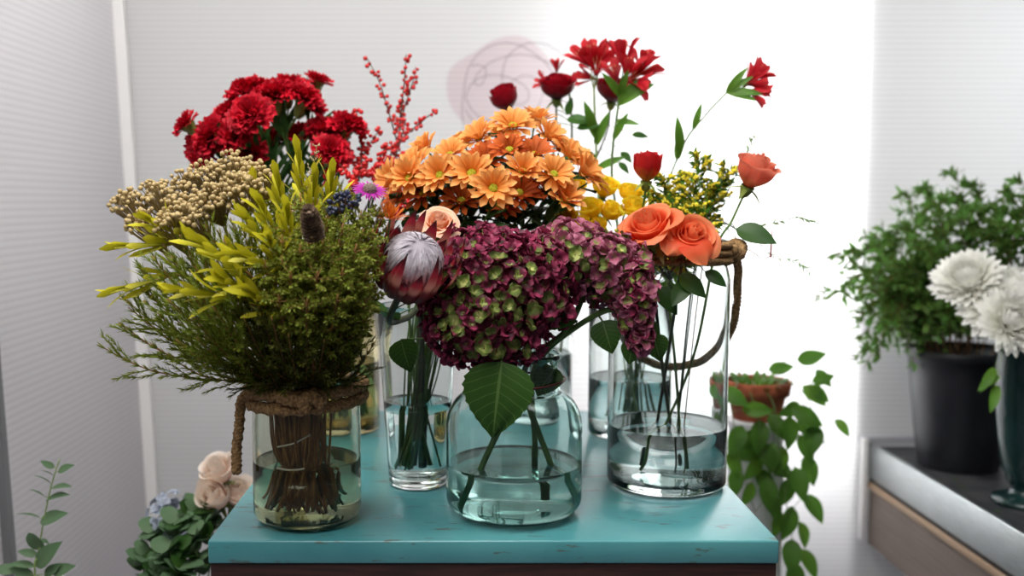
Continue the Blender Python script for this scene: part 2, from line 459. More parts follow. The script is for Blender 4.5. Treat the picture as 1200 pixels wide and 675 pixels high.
M['panel_side'] = panel_mat('ribbed side sheet', (224, 221, 223), (233, 231, 232), 0.0145, 0.5)
M['film'] = film_mat('pink film', (0.93, 0.85, 0.87))
M['ink'] = film_mat('grey ink', (0.60, 0.57, 0.59))
M['wire'] = solid('copper wire', (92, 46, 44), 0.4, 0.7)
M['raffia'] = solid('pale raffia', (226, 222, 208), 0.7)

# ================================================================== the setting
BACK_Y = 2.6
LEFT_X = -0.880
def wall_box(name, lo, hi, mat, bev=0.0):
    mb = MB(); box(mb, lo, hi, 0, bev)
    return struct(name, mb.mesh(name, mat, smooth=False))
wall_box('wall_back', (LEFT_X - .09, BACK_Y, 0), (2.1, BACK_Y + 0.012, 2.6), M['panel'])
# the side sheet and its corner post lean a little
LEAN = -0.040
def lean_box(name, lo, hi, mat, bev=0.0):
    mb = MB(); box(mb, lo, hi, 0, bev)
    mb.v = [(x + LEAN * (z - 1.27), y, z) for x, y, z in mb.v]
    return struct(name, mb.mesh(name, mat, smooth=False))
lean_box('wall_left', (LEFT_X - 0.012, 1.0, 0), (LEFT_X, BACK_Y, 2.6), M['panel_side'])
wall_box('floor', (-2.2, -1.5, -0.05), (2.4, 3.6, 0), M['floor'])
lean_box('trim_1', (LEFT_X, BACK_Y - 0.02, 0), (LEFT_X + 0.031, BACK_Y, 2.6), M['alu'], 0.003)
lean_box('trim_3', (LEFT_X, 1.785, 0), (LEFT_X + 0.016, 1.81, 1.24), M['alu_grey'], 0.003)
wall_box('backlight_blocker', (1.036, BACK_Y + 0.0125, 0), (1.042, BACK_Y + 0.7, 2.6), M['alu'])      # unseen fin added behind the sheet to stop the backlight

# printed emblem on the back sheet: a soft pink blob and a looping grey line
EM_Y = BACK_Y - 0.002
def wallpt(px, py, y=EM_Y): return P(px, py, y)
blob = [(523, 98), (527, 82), (540, 70), (556, 61), (572, 50), (590, 43), (608, 42), (622, 47), (633, 58), (644, 70), (655, 84), (662, 100), (660, 118), (648, 132), (630, 142), (608, 148), (584, 151), (560, 150), (544, 144), (532, 131), (525, 115)]
bl = [Vector((p.x, EM_Y, p.z)) for p in catmull([wallpt(*q) for q in blob + blob[:1]], 5)][:-1]
em = thing('wall_emblem', 'pale pink blob printed on the translucent wall with looping grey scribble', 'emblem', (wallpt(590, 97).x, EM_Y, wallpt(590, 97).z))
mb = MB(); mb.add(bl, [tuple(range(len(bl)))[::-1]])
part('pink_blob', mb.mesh('pink_blob', M['film'], em.location), em)
scr = [[(552, 165), (542, 140), (543, 110), (549, 80), (562, 62), (580, 52), (602, 51), (622, 60), (640, 75), (654, 96), (657, 116)],
       [(552, 77), (560, 76), (569, 80), (568, 92), (563, 100), (556, 97), (560, 86), (575, 73), (594, 66), (615, 64), (640, 72), (660, 84)],
       [(588, 100), (589, 84), (594, 68), (606, 56), (622, 50), (642, 53), (662, 65)],
       [(546, 112), (552, 99), (565, 90), (583, 88), (600, 92), (614, 100), (620, 110), (616, 120), (604, 122), (594, 112), (598, 98), (612, 89), (628, 92), (636, 104), (632, 122), (618, 138), (598, 144), (574, 142), (556, 132), (547, 118), (546, 112)],
       [(545, 128), (556, 143), (575, 154), (600, 157), (630, 150), (652, 136)]]
mb = MB()
for s in scr:
    pts = catmull([wallpt(px, py, EM_Y - 0.0015) for px, py in s], 6)
    row = []
    for i, p in enumerate(pts):
        t = (pts[min(i + 1, len(pts) - 1)] - pts[max(0, i - 1)]).normalized()
        n = Vector((-t.z, 0, t.x)) * 0.0011
        row.append([p - n, p + n])
    mb.grid(row)
part('scribble_line', mb.mesh('scribble_line', M['ink'], em.location), em, label='thin looping grey line')

# ================================================================== table
TX0, TX1, TY0, TY1 = -0.3237, 0.393, 1.2155, 2.0
tb = thing('side_table', 'worn teal painted square table carrying the glass vases', 'table', ((TX0 + TX1) / 2, (TY0 + TY1) / 2, 0))
o_ = Vector(tb.location)
mb = MB(); box(mb, (TX0, TY0, TABLE_Z - 0.03), (TX1, TY1, TABLE_Z), 0, 0.0025)
part('tabletop', mb.mesh('tabletop', M['table'], o_), tb, label='teal painted slab with scuffs')
mb = MB()
for lo, hi in (((TX0 + .002, TY0 + .004, .70), (TX1 - .002, TY0 + .026, .8195)), ((TX0 + .002, TY1 - .026, .70), (TX1 - .002, TY1 - .004, .8195)),
               ((TX0 + .002, TY0 + .026, .70), (TX0 + .024, TY1 - .026, .8195)), ((TX1 - .024, TY0 + .026, .70), (TX1 - .002, TY1 - .026, .8195))):
    box(mb, lo, hi, 0, 0.001)
part('apron', mb.mesh('apron', M['wood'], o_), tb, label='dark stained wooden apron')
for x in (TX0 + .026, TX1 - .076):
    for y in (TY0 + .028, TY1 - .078):
        mb = MB(); box(mb, (x, y, 0), (x + .05, y + .05, .8195), 0, 0.002)
        part('leg', mb.mesh('leg', M['wood'], o_), tb)

# ================================================================== vases
def profile_in(outer, th, bt):
    top = outer[-1]
    inn = [(max(0.0, r - th), z) for r, z in outer if z > bt + 0.004]
    return [(0.0001, bt)] + [(inn[0][0] * k, bt) for k in (0.5, 0.90, 0.94)] + inn
def arc(cx, cz, r, a0, a1, n=6, rz=None):
    rz = rz or r
    return [(cx + r * math.cos(math.radians(a0 + (a1 - a0) * i / n)), cz + rz * math.sin(math.radians(a0 + (a1 - a0) * i / n))) for i in range(n + 1)]
def r_at(prof, z):
    for (r0, z0), (r1, z1) in zip(prof, prof[1:]):
        if z0 <= z <= z1 and z1 > z0: return r0 + (r1 - r0) * (z - z0) / (z1 - z0)
    return prof[-1][0]
VASES = {}
def vase(key, name, label, px, py, outer, th, bt, level, gm, wm, rimz=None):
    c = onz(px, py, TABLE_Z); c.z = TABLE_Z + 0.0008
    root = thing(name, label, 'vase', c)
    inn = profile_in(outer, th, bt)
    H = outer[-1][1]; rt = outer[-1][0]
    prof = outer + [(rt - th * 0.25, H + th * 0.4), (rt - th * 0.75, H + th * 0.4)] + inn[::-1]
    mb = MB(); lathe(mb, prof, 72)
    part('glass_body', mb.mesh('glass_body', gm), root)
    e = 0.0006
    wp = [(0.0001, bt - e)] + [(r + e, z) for r, z in inn[2:] if z < level - 0.004] + [(r_at(inn, level) + e, level), (r_at(inn, level) - 0.0015, level - 0.001), (r_at(inn, level) - 0.006, level - 0.0018), (r_at(inn, level) - 0.008, level - 0.002), (r_at(inn, level) - 0.010, level - 0.002), (r_at(inn, level) * .5, level - 0.002), (0.0001, level - 0.002)]
    wp[1] = (wp[1][0], bt - e)
    mb = MB(); lathe(mb, wp, 72)
    part('water', mb.mesh('water', wm), root, label='still water')
    VASES[key] = dict(root=root, c=c, H=H, r=rt - th, rb=r_at(inn, bt + 0.02) - 0.008, bt=bt)
    return root
def scale_at(px, py): return (onz(px, py, TABLE_Z) - CAM).dot(Vector((0, math.cos(TH), -math.sin(TH)))) / F
# smoky rope-necked jar, front
k = scale_at(361, 608)
r = 62.5 * k
out1 = [(0.0001, 0), (r - .022, 0)] + arc(r - .022, .018, .022, -90, 0, 6, .018) + [(r, .05), (r, .12), (r - .001, .155), (r - .004, .166), (r - .006, .172), (r - .006, .185), (r - .003, .192)]
jar = vase('jar', 'rope_neck_jar', 'short glass jar with rope around its neck, packed with brown stems', 361, 608, out1, .0035, .010, .083, M['glass_grey'], M['water_dim'])
def ring(root, R, z, rad, turns=1, mat=None, name='rope_band', pitch=0.016, jit=0.0):
    mb = MB()
    for t in range(turns):
        n = 110
        rr = R + rad * 0.9
        path = [Vector((rr * math.cos(2 * PI * i / n), rr * math.sin(2 * PI * i / n), z + (t - (turns - 1) / 2) * rad * 1.75 + jit * math.sin(2 * PI * i / n + 1 + t))) for i in range(n + 1)]
        rope(mb, path, rad, pitch)
    return part(name, mb.mesh(name, mat or M['rope']), root)
ring(jar, r - .004, .172, .0085, 2, jit=.003)
mb = MB()   # knot and loose end, tied at the front
ca = Vector((math.cos(-1.9), math.sin(-1.9), 0)) * (r + .004)
pts = [Vector((-.02, -r - .012, .180)), Vector((.005, -r - .014, .176)), Vector((.02, -r - .017, .182)), Vector((.034, -r - .012, .172))]
rope(mb, catmull(pts, 8), .0085, .016)
pts = [Vector((.026, -r - .016, .186)), Vector((.012, -r - .022, .178)), Vector((.014, -r - .018, .166))]
rope(mb, catmull(pts, 8), .0085, .016)
part('rope_knot', mb.mesh('rope_knot', M['rope']), jar)
mb = MB()
pts = [Vector((-r * .80, -r * .62, .176)), Vector((-r * .95 - .010, -r * .45, .168)), Vector((-r - .012, -r * .35, .135)), Vector((-r - .017, -r * .32, .10)), Vector((-r - .017, -r * .35, .069))]
rope(mb, catmull(pts, 10), .0072, .015)
part('rope_end', mb.mesh('rope_end', M['rope']), jar, label='loose rope end hanging beside the jar')
mb = MB()
tube(mb, catmull([Vector((-.033, -.03, .105)), Vector((-.01, -.045, .113)), Vector((.012, -.047, .125))], 5), .0012)
tube(mb, catmull([Vector((-.03, -.052, .083)), Vector((-.012, -.058, .0815)), Vector((.006, -.058, .0835))], 5), .0015)
part('raffia_tie', mb.mesh('raffia_tie', M['raffia']), jar, label='pale raffia strands around the stems')

# tapered clear vase
k = scale_at(490, 567); rb = 34 * k; rt = 47 * k
out2 = [(0.0001, 0), (rb - .006, 0), (rb - .001, .003), (rb, .008)] + [(rb + (rt - rb) * t, .008 + .262 * t) for t in (0.1, .25, .4, .6, .8, 1)]
vase('taper', 'tapered_vase', 'tapered clear glass vase with a heavy base between the jar and the aqua bottle', 490, 567, out2, .003, .016, .128, M['glass'], M['water'])
# aqua bottle jar
k = scale_at(602, 600); r = 79 * k; rn = 50 * k
out3 = [(0.0001, 0), (r - .03, 0.001)] + arc(r - .03, .024, .03, -90, 0, 7, .023) + [(r, .06), (r, .10)] + arc(r - .040, .118, .040, 0, 78, 9, .052) + [(rn + .004, .179), (rn, .186), (rn, .205), (rn + .004, .212), (rn + .005, .218)]
big = vase('aqua', 'bottle_jar', 'wide aqua glass jar with rounded shoulders holding the hydrangea stems', 602, 600, out3, .004, .010, .071, M['glass_teal'], M['water_teal'])
mb = MB()
tube(mb, [Vector(((rn + .010) * math.cos(2 * PI * i / 60), (rn + .010) * math.sin(2 * PI * i / 60), .181 + .004 * math.cos(2 * PI * i / 60))) for i in range(61)], .0017, n=6)
part('neck_wire', mb.mesh('neck_wire', M['wire']), big, label='reddish wire around the jar neck')
# tall rope vase
k = scale_at(780, 567); r = 68.5 * k
out4 = [(0.0001, 0), (r - .012, 0)] + arc(r - .012, .011, .012, -90, 0, 5, .011) + [(r, .05), (r, .15), (r, .25), (r, .31), (r - .003, .326), (r - .007, .338), (r - .007, .362), (r - .004, .366)]
tall = vase('tall', 'tall_rope_vase', 'tall clear glass cylinder vase with a rope band and handle at its rim', 780, 567, out4, .0035, .014, .092, M['glass'], M['water'])
ring(tall, r - .006, .349, .0062, 3, pitch=.014)
mb = MB()
a = Vector((r * .93 + .008, -r * .18, .349))
pts = [a + Vector((-.016, -.014, -.016)), a + Vector((-.006, -.020, .006)), a + Vector((.004, -.014, -.004)), a + Vector((.012, -.002, .008)), a + Vector((.006, .012, .012)), a + Vector((-.006, .004, .004)), a + Vector((.006, -.008, -.006))]
rope(mb, catmull(pts, 8), .0085, .016)
part('rope_knot', mb.mesh('rope_knot', M['rope']), tall)
mb = MB()
pts = [a + Vector((.006, .002, 0)), a + Vector((.013, .02, -.05)), a + Vector((.016, .05, -.11)), a + Vector((.004, .09, -.158)), a + Vector((-.035, .115, -.185)), Vector((.0, r + .020, .165)), Vector((-.05, r * .9 + .014, .2)), Vector((-r * .82, r * .62 + .012, .26)), Vector((-r * .9 - .005, r * .4 + .008, .338))]
rope(mb, catmull(pts, 12), .0072, .015)
part('rope_handle', mb.mesh('rope_handle', M['rope']), tall)
# vases at the back of the table
k = scale_at(737, 508); r = 48 * k
out5 = [(0.0001, 0), (r - .008, 0)] + arc(r - .008, .008, .008, -90, 0, 4) + [(r, .05), (r, .15), (r, .27)]
vase('back', 'cylinder_vase', 'clear cylinder vase seen through the tall rope vase, with thick green stems', 737, 508, out5, .003, .012, .105, M['glass'], M['water'])
k = scale_at(628, 493); r = 42 * k
out6 = [(0.0001, 0), (r - .008, 0)] + arc(r - .008, .008, .008, -90, 0, 4) + [(r, .05), (r, .15), (r, .27)]
vase('rear', 'cylinder_vase', 'clear cylinder vase showing behind the shoulder of the aqua jar', 628, 493, out6, .003, .012, .135, M['glass'], M['water'])
k = scale_at(405, 503); r = 40 * k
out7 = [(0.0001, 0), (r - .008, 0)] + arc(r - .008, .008, .008, -90, 0, 4) + [(r, .05), (r, .15), (r, .27)]
vase('amber', 'cylinder_vase', 'yellowish glass vase half hidden behind the rope jar', 405, 503, out7, .003, .012, .13, M['glass_amber'], M['water_amber'])

# ================================================================== stems
def stem_path(vk, head, hd, spread=1.0, tail=0.05, jit=0.012):
    """from the vase bottom, through its mouth, to the head"""
    V = VASES[vk]; c = V['c']
    head = Vector(head); hd = Vector(hd).normalized()
    rim = Vector((c.x, c.y, c.z + V['H']))
    d = Vector((head.x - rim.x, head.y - rim.y, 0))
    l = d.length
    dn = d / l if l > 1e-6 else Vector((1, 0, 0))
    q = min(1.0, l / max(0.05, 0.9 * (head.z - rim.z + 0.05)))
    if vk == 'taper': jit = .021
    jx, jy = U(-1, 1) * jit, U(-1, 1) * jit
    rp = rim + dn * (V['r'] - 0.012) * q * spread + Vector((jx, jy, 0))
    rp.z = rim.z - 0.01
    if vk == 'jar':
        q = min(1.0, .25 + l / .22)
        rp = rim + dn * (V['r'] - 0.006) * q * U(.55, .97) + Vector((-dn.y, dn.x, 0)) * U(-.02, .02)
        rp.z = rim.z - 0.008
        near = head - hd * tail
        an = U(0, 2 * PI); rr = V['rb'] * .66 * math.sqrt(U(0, 1))
        bp = Vector((c.x + rr * math.cos(an) + dn.x * .008, c.y + rr * math.sin(an), c.z + V['bt'] + .006 + U(0, .02)))
        wst = c + Vector(((rp.x - c.x) * .68, (rp.y - c.y) * .68, .09)) + Vector((U(-.008, .008), U(-.008, .008), 0))
        return catmull([bp, wst, rp, rp.lerp(near, 0.5) + Vector((0, 0, -.004)), near, head], 6)
    side = Vector((-dn.y, dn.x, 0)) * U(-.5, .5)
    bp = Vector((c.x, c.y, c.z + V['bt'] + 0.006 + U(0, .012))) - (dn * .9 + side).normalized() * max(0.004, V['rb'] - 0.006) * U(.35, .95)
    near = head - hd * tail
    mid = rp.lerp(near, 0.5) + Vector((jx, jy, 0)) * 0.4
    pts = [bp, bp.lerp(rp, 0.5) + Vector((jx, jy, 0)) * 0.3, rp, mid, near, head]
    return catmull(pts, 6)

# ================================================================== flower heads (local +Z is the way they face)
def carnation_mesh(seed, R=0.033, small=False):
    g = random.Random(seed); mb = MB()
    n = 46 if not small else 20
    for i in range(n):
        t = (i + .5) / n
        e = math.radians(88 - 78 * t ** 0.8 + g.uniform(-8, 8))
        petal(mb, R * g.uniform(.88, 1.08) * (0.82 + .22 * t), R * g.uniform(.85, 1.15), e + .25, e - .35, p_fan, az=i * 2.39996 + g.uniform(-.3, .3), cup=g.uniform(-.1, .25),
              ruf=R * .11, rufn=g.uniform(2.2, 3.4), nu=11, nv=6, r0=.003, mtx=None, jag=R * .045, ph=g.uniform(0, 6))
    return mb.mesh('carnation_petals', M['carnation'])
def calyx_mesh(R=0.0095, H=0.028):
    mb = MB()
    rows = [(0.0026, -H), (R * .6, -H * .93), (R * .88, -H * .6), (R * .95, -H * .3), (R * 1.15, 0), (R * 1.4, H * .18)]
    lathe(mb, rows, 10)
    for i in range(5):
        petal(mb, .012, .010, 1.35, 1.0, p_point, az=i * PI * 2 / 5, r0=R * 1.05, z0=-.003, nu=3, nv=4)
    return mb.mesh('calyx', M['calyx'])
def rose_mesh(seed, mat, R=0.026, H=0.038, n=20, open_=0.6, wavy=0.05):
    g = random.Random(seed); mb = MB()
    for i in range(n):
        t = i / (n - 1)
        rad = R * (.10 + .72 * t ** .85)
        h = H * (1.0 - .12 * t * open_) * g.uniform(.96, 1.03)
        w = 1.75 - .85 * t
        fl = open_ * max(0, t - .25) * 1.25 * g.uniform(.8, 1.2)
        az = i * 2.39996; ph = g.uniform(0, 6)
        nu, nv = 9, 9
        rows = []
        for j in range(nv):
            v = j / (nv - 1)
            row = []
            for q in range(nu):
                u = -1 + 2 * q / (nu - 1)
                vv = v * (1 - .26 * abs(u) ** 3)
                rr = rad * (.25 + .75 * math.sin(min(1, vv * 1.9) * PI / 2)) - (1 - t) * rad * .30 * vv - (1 - open_) * rad * .16 * vv ** 3
                rr += fl * R * .62 * vv ** 3 + wavy * R * vv * vv * math.sin(u * 3.2 + ph)
                z = h * vv - fl * R * .55 * vv ** 5 * (1 + .3 * math.sin(u * 2 + ph))
                a = az + u * w * (.55 + .45 * math.sin(min(1, .15 + v) * PI / 2))
                row.append((rr * math.cos(a), rr * math.sin(a), z))
            rows.append(row)
        mb.grid(rows)
    return mb.mesh('rose_petals', mat)
def sepal_mesh(R=0.012):
    mb = MB()
    lathe(mb, [(.0026, -.016), (.006, -.013), (.0085, -.006), (R * .8, 0)], 10)
    for i in range(5):
        petal(mb, .024, .008, -.2, -.75, p_point, az=i * 2 * PI / 5, r0=R * .6, z0=-.003, nu=3, nv=6)
    return mb.mesh('sepals', M['calyx'])
def daisy_mesh(seed, mat, L=0.030, n=15, lift=0.45, W=0.0105, rows_=2, droop=-.1):
    g = random.Random(seed); mb = MB()
    for k in range(rows_):
        for i in range(n):
            a = lift + k * .42 + g.uniform(-.14, .14)
            petal(mb, L * g.uniform(.88, 1.08) * (1 - .1 * k), W * g.uniform(.85, 1.12), a + .25, a - .35 + droop, p_spat, az=2 * PI * (i + .5 * k) / n + g.uniform(-.1, .1), cup=.32,
                  nu=5, nv=6, r0=.004, z0=.001 * k, twist=g.uniform(-.2, .2))
    return mb.mesh('ray_petals', mat)
def disc_mesh(mat, R=0.0065, H=0.5, bumps=24, name='flower_centre'):
    mb = MB()
    ball(mb, (0, 0, .002), (R, R, R * H), 2)
    for i in range(bumps):
        a = i * 2.39996; rr = R * .92 * math.sqrt((i + .5) / bumps)
        ball(mb, (rr * math.cos(a), rr * math.sin(a), .002 + R * H * math.sqrt(max(0, 1 - (rr / R) ** 2))), R * .16, 1)
    return mb.mesh(name, mat)
def leaf_mesh(mat, L=0.05, W=0.022, a0=.25, a1=-.35, prof=p_leaf, fold=.25, nu=7, nv=10, name='leaf', ruf=0.0):
    mb = MB()
    petal(mb, L, W, a0, a1, prof, fold=fold, nu=nu, nv=nv, ruf=ruf, rufn=2.0)
    m_ = mb.mesh(name, mat)
    return m_
def leaf_at(me, parent, loc, d, up=(0, 0, 1), s=1.0, name='leaf', label=None):
    """leaf grows along local +X, face is local +Z"""
    x = Vector(d).normalized(); z = Vector(up); z = (z - x * z.dot(x))
    z = z.normalized() if z.length > 1e-4 else x.orthogonal().normalized()
    y = z.cross(x)
    R = Matrix((x, y, z)).transposed().to_4x4()
    return part(name, me, parent, Matrix.Translation(loc) @ R @ Matrix.Scale(s, 4), label)
def stem_part(root, path, r0=.0018, r1=None, mat=None, name='stem', knob=0.0, n=7):
    mb = MB(); tube(mb, path, r0, r1 if r1 else r0 * .85, n=n, knob=knob)
    return part(name, mb.mesh(name, mat or M['stem'], org(root)), root)

# ------------------------------------------------------------------ red carnations
CARN = [carnation_mesh(i + 3) for i in range(4)]; CARN_S = carnation_mesh(31, .026, True)
CAL = calyx_mesh()
LANCE = leaf_mesh(M['leaf_dark'], .075, .010, .5, -.3, p_lance, .3, 3, 7)
SEP = sepal_mesh()
G = 'red carnations in the yellowish vase'
carn = [
 (215, 142, 1.62, (-.62, -.25, .62), 's', 'small half open red carnation standing alone on the outer side of the bunch'),
 (240, 158, 1.60, (-.75, -.5, .35), 'b', 'frilly red carnation leaning outward just above the tan bobble sprays'),
 (232, 176, 1.63, (-.6, -.6, -.1), 'b', 'red carnation hanging lowest over the tan bobble sprays'),
 (267, 126, 1.68, (-.5, -.3, .8), 'b', 'red carnation behind the full round one that faces the front'),
 (290, 101, 1.68, (-.25, -.12, .95), 'b', 'red carnation at the top of the bunch on its outer shoulder'),
 (291, 130, 1.58, (-.15, -.85, .5), 'b', 'full round red carnation facing straight out of the bunch'),
 (270, 155, 1.60, (-.3, -.7, .45), 'b', 'red carnation under the full round one, showing its rim'),
 (322, 106, 1.66, (-.15, -.2, .95), 'b', 'red carnation on the crest of the bunch, before its summit'),
 (338, 97, 1.70, (.05, -.15, .95), 'b', 'red carnation forming the summit of the bunch'),
 (357, 108, 1.66, (.35, -.2, .9), 'b', 'red carnation with pale streaked petals just past the summit'),
 (373, 91, 1.74, (.2, -.05, .95), 's', 'red carnation on a long stem rising apart with its calyx showing'),
 (367, 117, 1.74, (.6, -.1, .6), 'b', 'red carnation turned away behind the streaked one'),
 (316, 160, 1.72, (-.1, -.3, .9), 'b', 'shaded red carnation low in the middle among green stems'),
 (352, 152, 1.70, (.0, -.2, .95), 'b', 'wide red carnation in the second tier under the summit'),
 (383, 148, 1.68, (.2, -.3, .9), 'b', 'red carnation between the second tier and the berry twigs'),
 (410, 142, 1.66, (.35, -.2, .9), 'b', 'red carnation beside the berry twigs with a thick green calyx'),
 (392, 172, 1.62, (.3, -.5, .5), 'b', 'red carnation under the one beside the berry twigs'),
 (288, 176, 1.64, (-.15, -.7, .3), 'b', 'red carnation peeping over the crest of the tan bobble sprays'),
]
for i, (px, py, Y, d, k, lab) in enumerate(carn):
    h = P(px, py, Y); d = Vector(d).normalized()
    base = h - d * (.016 if k == 'b' else .012)
    path = stem_path('amber', base - d * .026, d, tail=.05)
    root = thing('carnation', lab, 'flower', path[0], G)
    stem_part(root, path, .0022)
    part('petals', (CARN[i % 4] if k == 'b' else CARN_S), root, place(base, d, U(0, 6), U(.95, 1.1)))
    part('calyx', CAL, root, place(base, d, U(0, 6)))
    for q in (path[-4], path[-6], path[-8], path[-9], path[-10], path[-11]):
        leaf_at(LANCE, root, q, Vector((U(-1, 1), U(-.6, .3), .9)), (0, -1, .3), U(.7, 1.1))

# ------------------------------------------------------------------ red berry twigs
bm_ = MB(); ball(bm_, (0, 0, 0), .0036, 2); BERRY = bm_.mesh('berry', M['berry'])
def twig(label, trunk, sides, Y, nber, vk='amber', dens=1.0, seed=0):
    g = random.Random(seed)
    tp = [P(px, py, Y + dy) for px, py, dy in trunk]
    c = VASES[vk]['c']
    foot = Vector((c.x + g.uniform(-.02, .02), c.y + g.uniform(-.02, .02), c.z + VASES[vk]['bt'] + .01))
    rimp = Vector((c.x + g.uniform(-.01, .04), c.y + g.uniform(-.03, .01), c.z + VASES[vk]['H']))
    main = catmull([foot, rimp] + tp, 8)
    root = thing('berry_twig', label, 'branch', foot, 'twigs of red berries')
    mb = MB(); tube(mb, main, .0024, .0009, 6)
    lines = [main[int(len(main) * .40):]]
    for s in sides:
        sp = catmull([P(px, py, Y + dy) for px, py, dy in s], 8)
        tube(mb, sp, .0015, .0007, 5); lines.append(sp)
    part('branch', mb.mesh('branch', M['twig_dark'], foot), root)
    pts = []
    for ln in lines:
        for a, b in zip(ln, ln[1:]):
            L = (b - a).length
            for _ in range(max(1, int(L * 560 * dens))):
                pts.append(a.lerp(b, g.random()))
    g.shuffle(pts)
    for p in pts[:nber]:
        an = g.uniform(0, 2 * PI); off = Vector((math.cos(an), math.sin(an) * .8, g.uniform(-.5, .6))) * g.uniform(.0035, .0075)
        o = part('berry', BERRY, root, Matrix.Translation(p + off) @ Matrix.Scale(g.uniform(.8, 1.15), 4))
twig('tall forked twig of red berries rising highest behind the carnations', [(462, 190, 0), (470, 130, 0), (474, 95, 0), (476, 64, 0)],
     [[(467, 150, 0), (476, 120, .01), (484, 95, .01), (487, 78, .01)], [(465, 165, 0), (455, 130, -.01), (444, 95, -.01), (430, 68, -.01)]], 1.74, 98, seed=1)
twig('berry twig arching over the orange daisies, its tip pointing at the emblem', [(448, 205, 0), (465, 170, 0), (490, 146, 0), (511, 129, 0)],
     [[(462, 175, 0), (472, 155, .01), (475, 140, .01)], [(470, 185, 0), (490, 172, 0), (505, 163, 0)]], 1.70, 80, seed=2)
twig('short twig of dense red berries beside the carnation with the thick calyx', [(420, 215, 0), (424, 180, 0), (420, 150, 0), (418, 128, 0)],
     [[(422, 190, 0), (434, 168, 0), (446, 150, 0)], [(420, 200, 0), (410, 180, 0), (405, 165, 0)]], 1.68, 98, dens=1.8, seed=3)
twig('low twig thick with red berries just behind the purple daisy', [(440, 225, 0), (440, 205, 0), (445, 185, 0), (455, 168, 0)],
     [[(440, 212, 0), (428, 200, 0), (416, 196, 0)], [(442, 200, 0), (458, 192, 0), (470, 190, 0)]], 1.64, 98, dens=2.2, seed=4)
twig('hidden twig of red berries glimpsed between the purple daisy and the peach rose', [(470, 250, 0), (474, 235, 0), (478, 222, 0), (482, 214, 0)],
     [[(474, 236, 0), (466, 226, 0), (462, 220, 0)]], 1.56, 50, dens=2.5, seed=5)
twig('bushy berry twig filling the gap between the forked twig and the orange daisies', [(465, 215, 0), (466, 200, 0), (470, 185, 0), (480, 178, 0)],
     [[(466, 205, 0), (452, 196, 0), (440, 192, 0)], [(467, 196, 0), (484, 186, 0), (498, 182, 0)]], 1.62, 98, dens=2.0, seed=7)
twig('bushy berry twig low against the carnation stems, over the blue berries', [(412, 230, 0), (414, 214, 0), (420, 200, 0), (432, 186, 0)],
     [[(414, 214, 0), (404, 200, 0), (398, 192, 0)], [(418, 204, 0), (432, 204, 0), (446, 210, 0)]], 1.60, 98, dens=2.0, seed=8)
twig('berry twig threaded between the carnations and the yellow leaf sprig', [(385, 220, 0), (392, 200, 0), (400, 180, 0), (404, 160, 0)],
     [[(390, 205, 0), (380, 192, 0), (374, 185, 0)]], 1.66, 70, dens=2.0, seed=6)

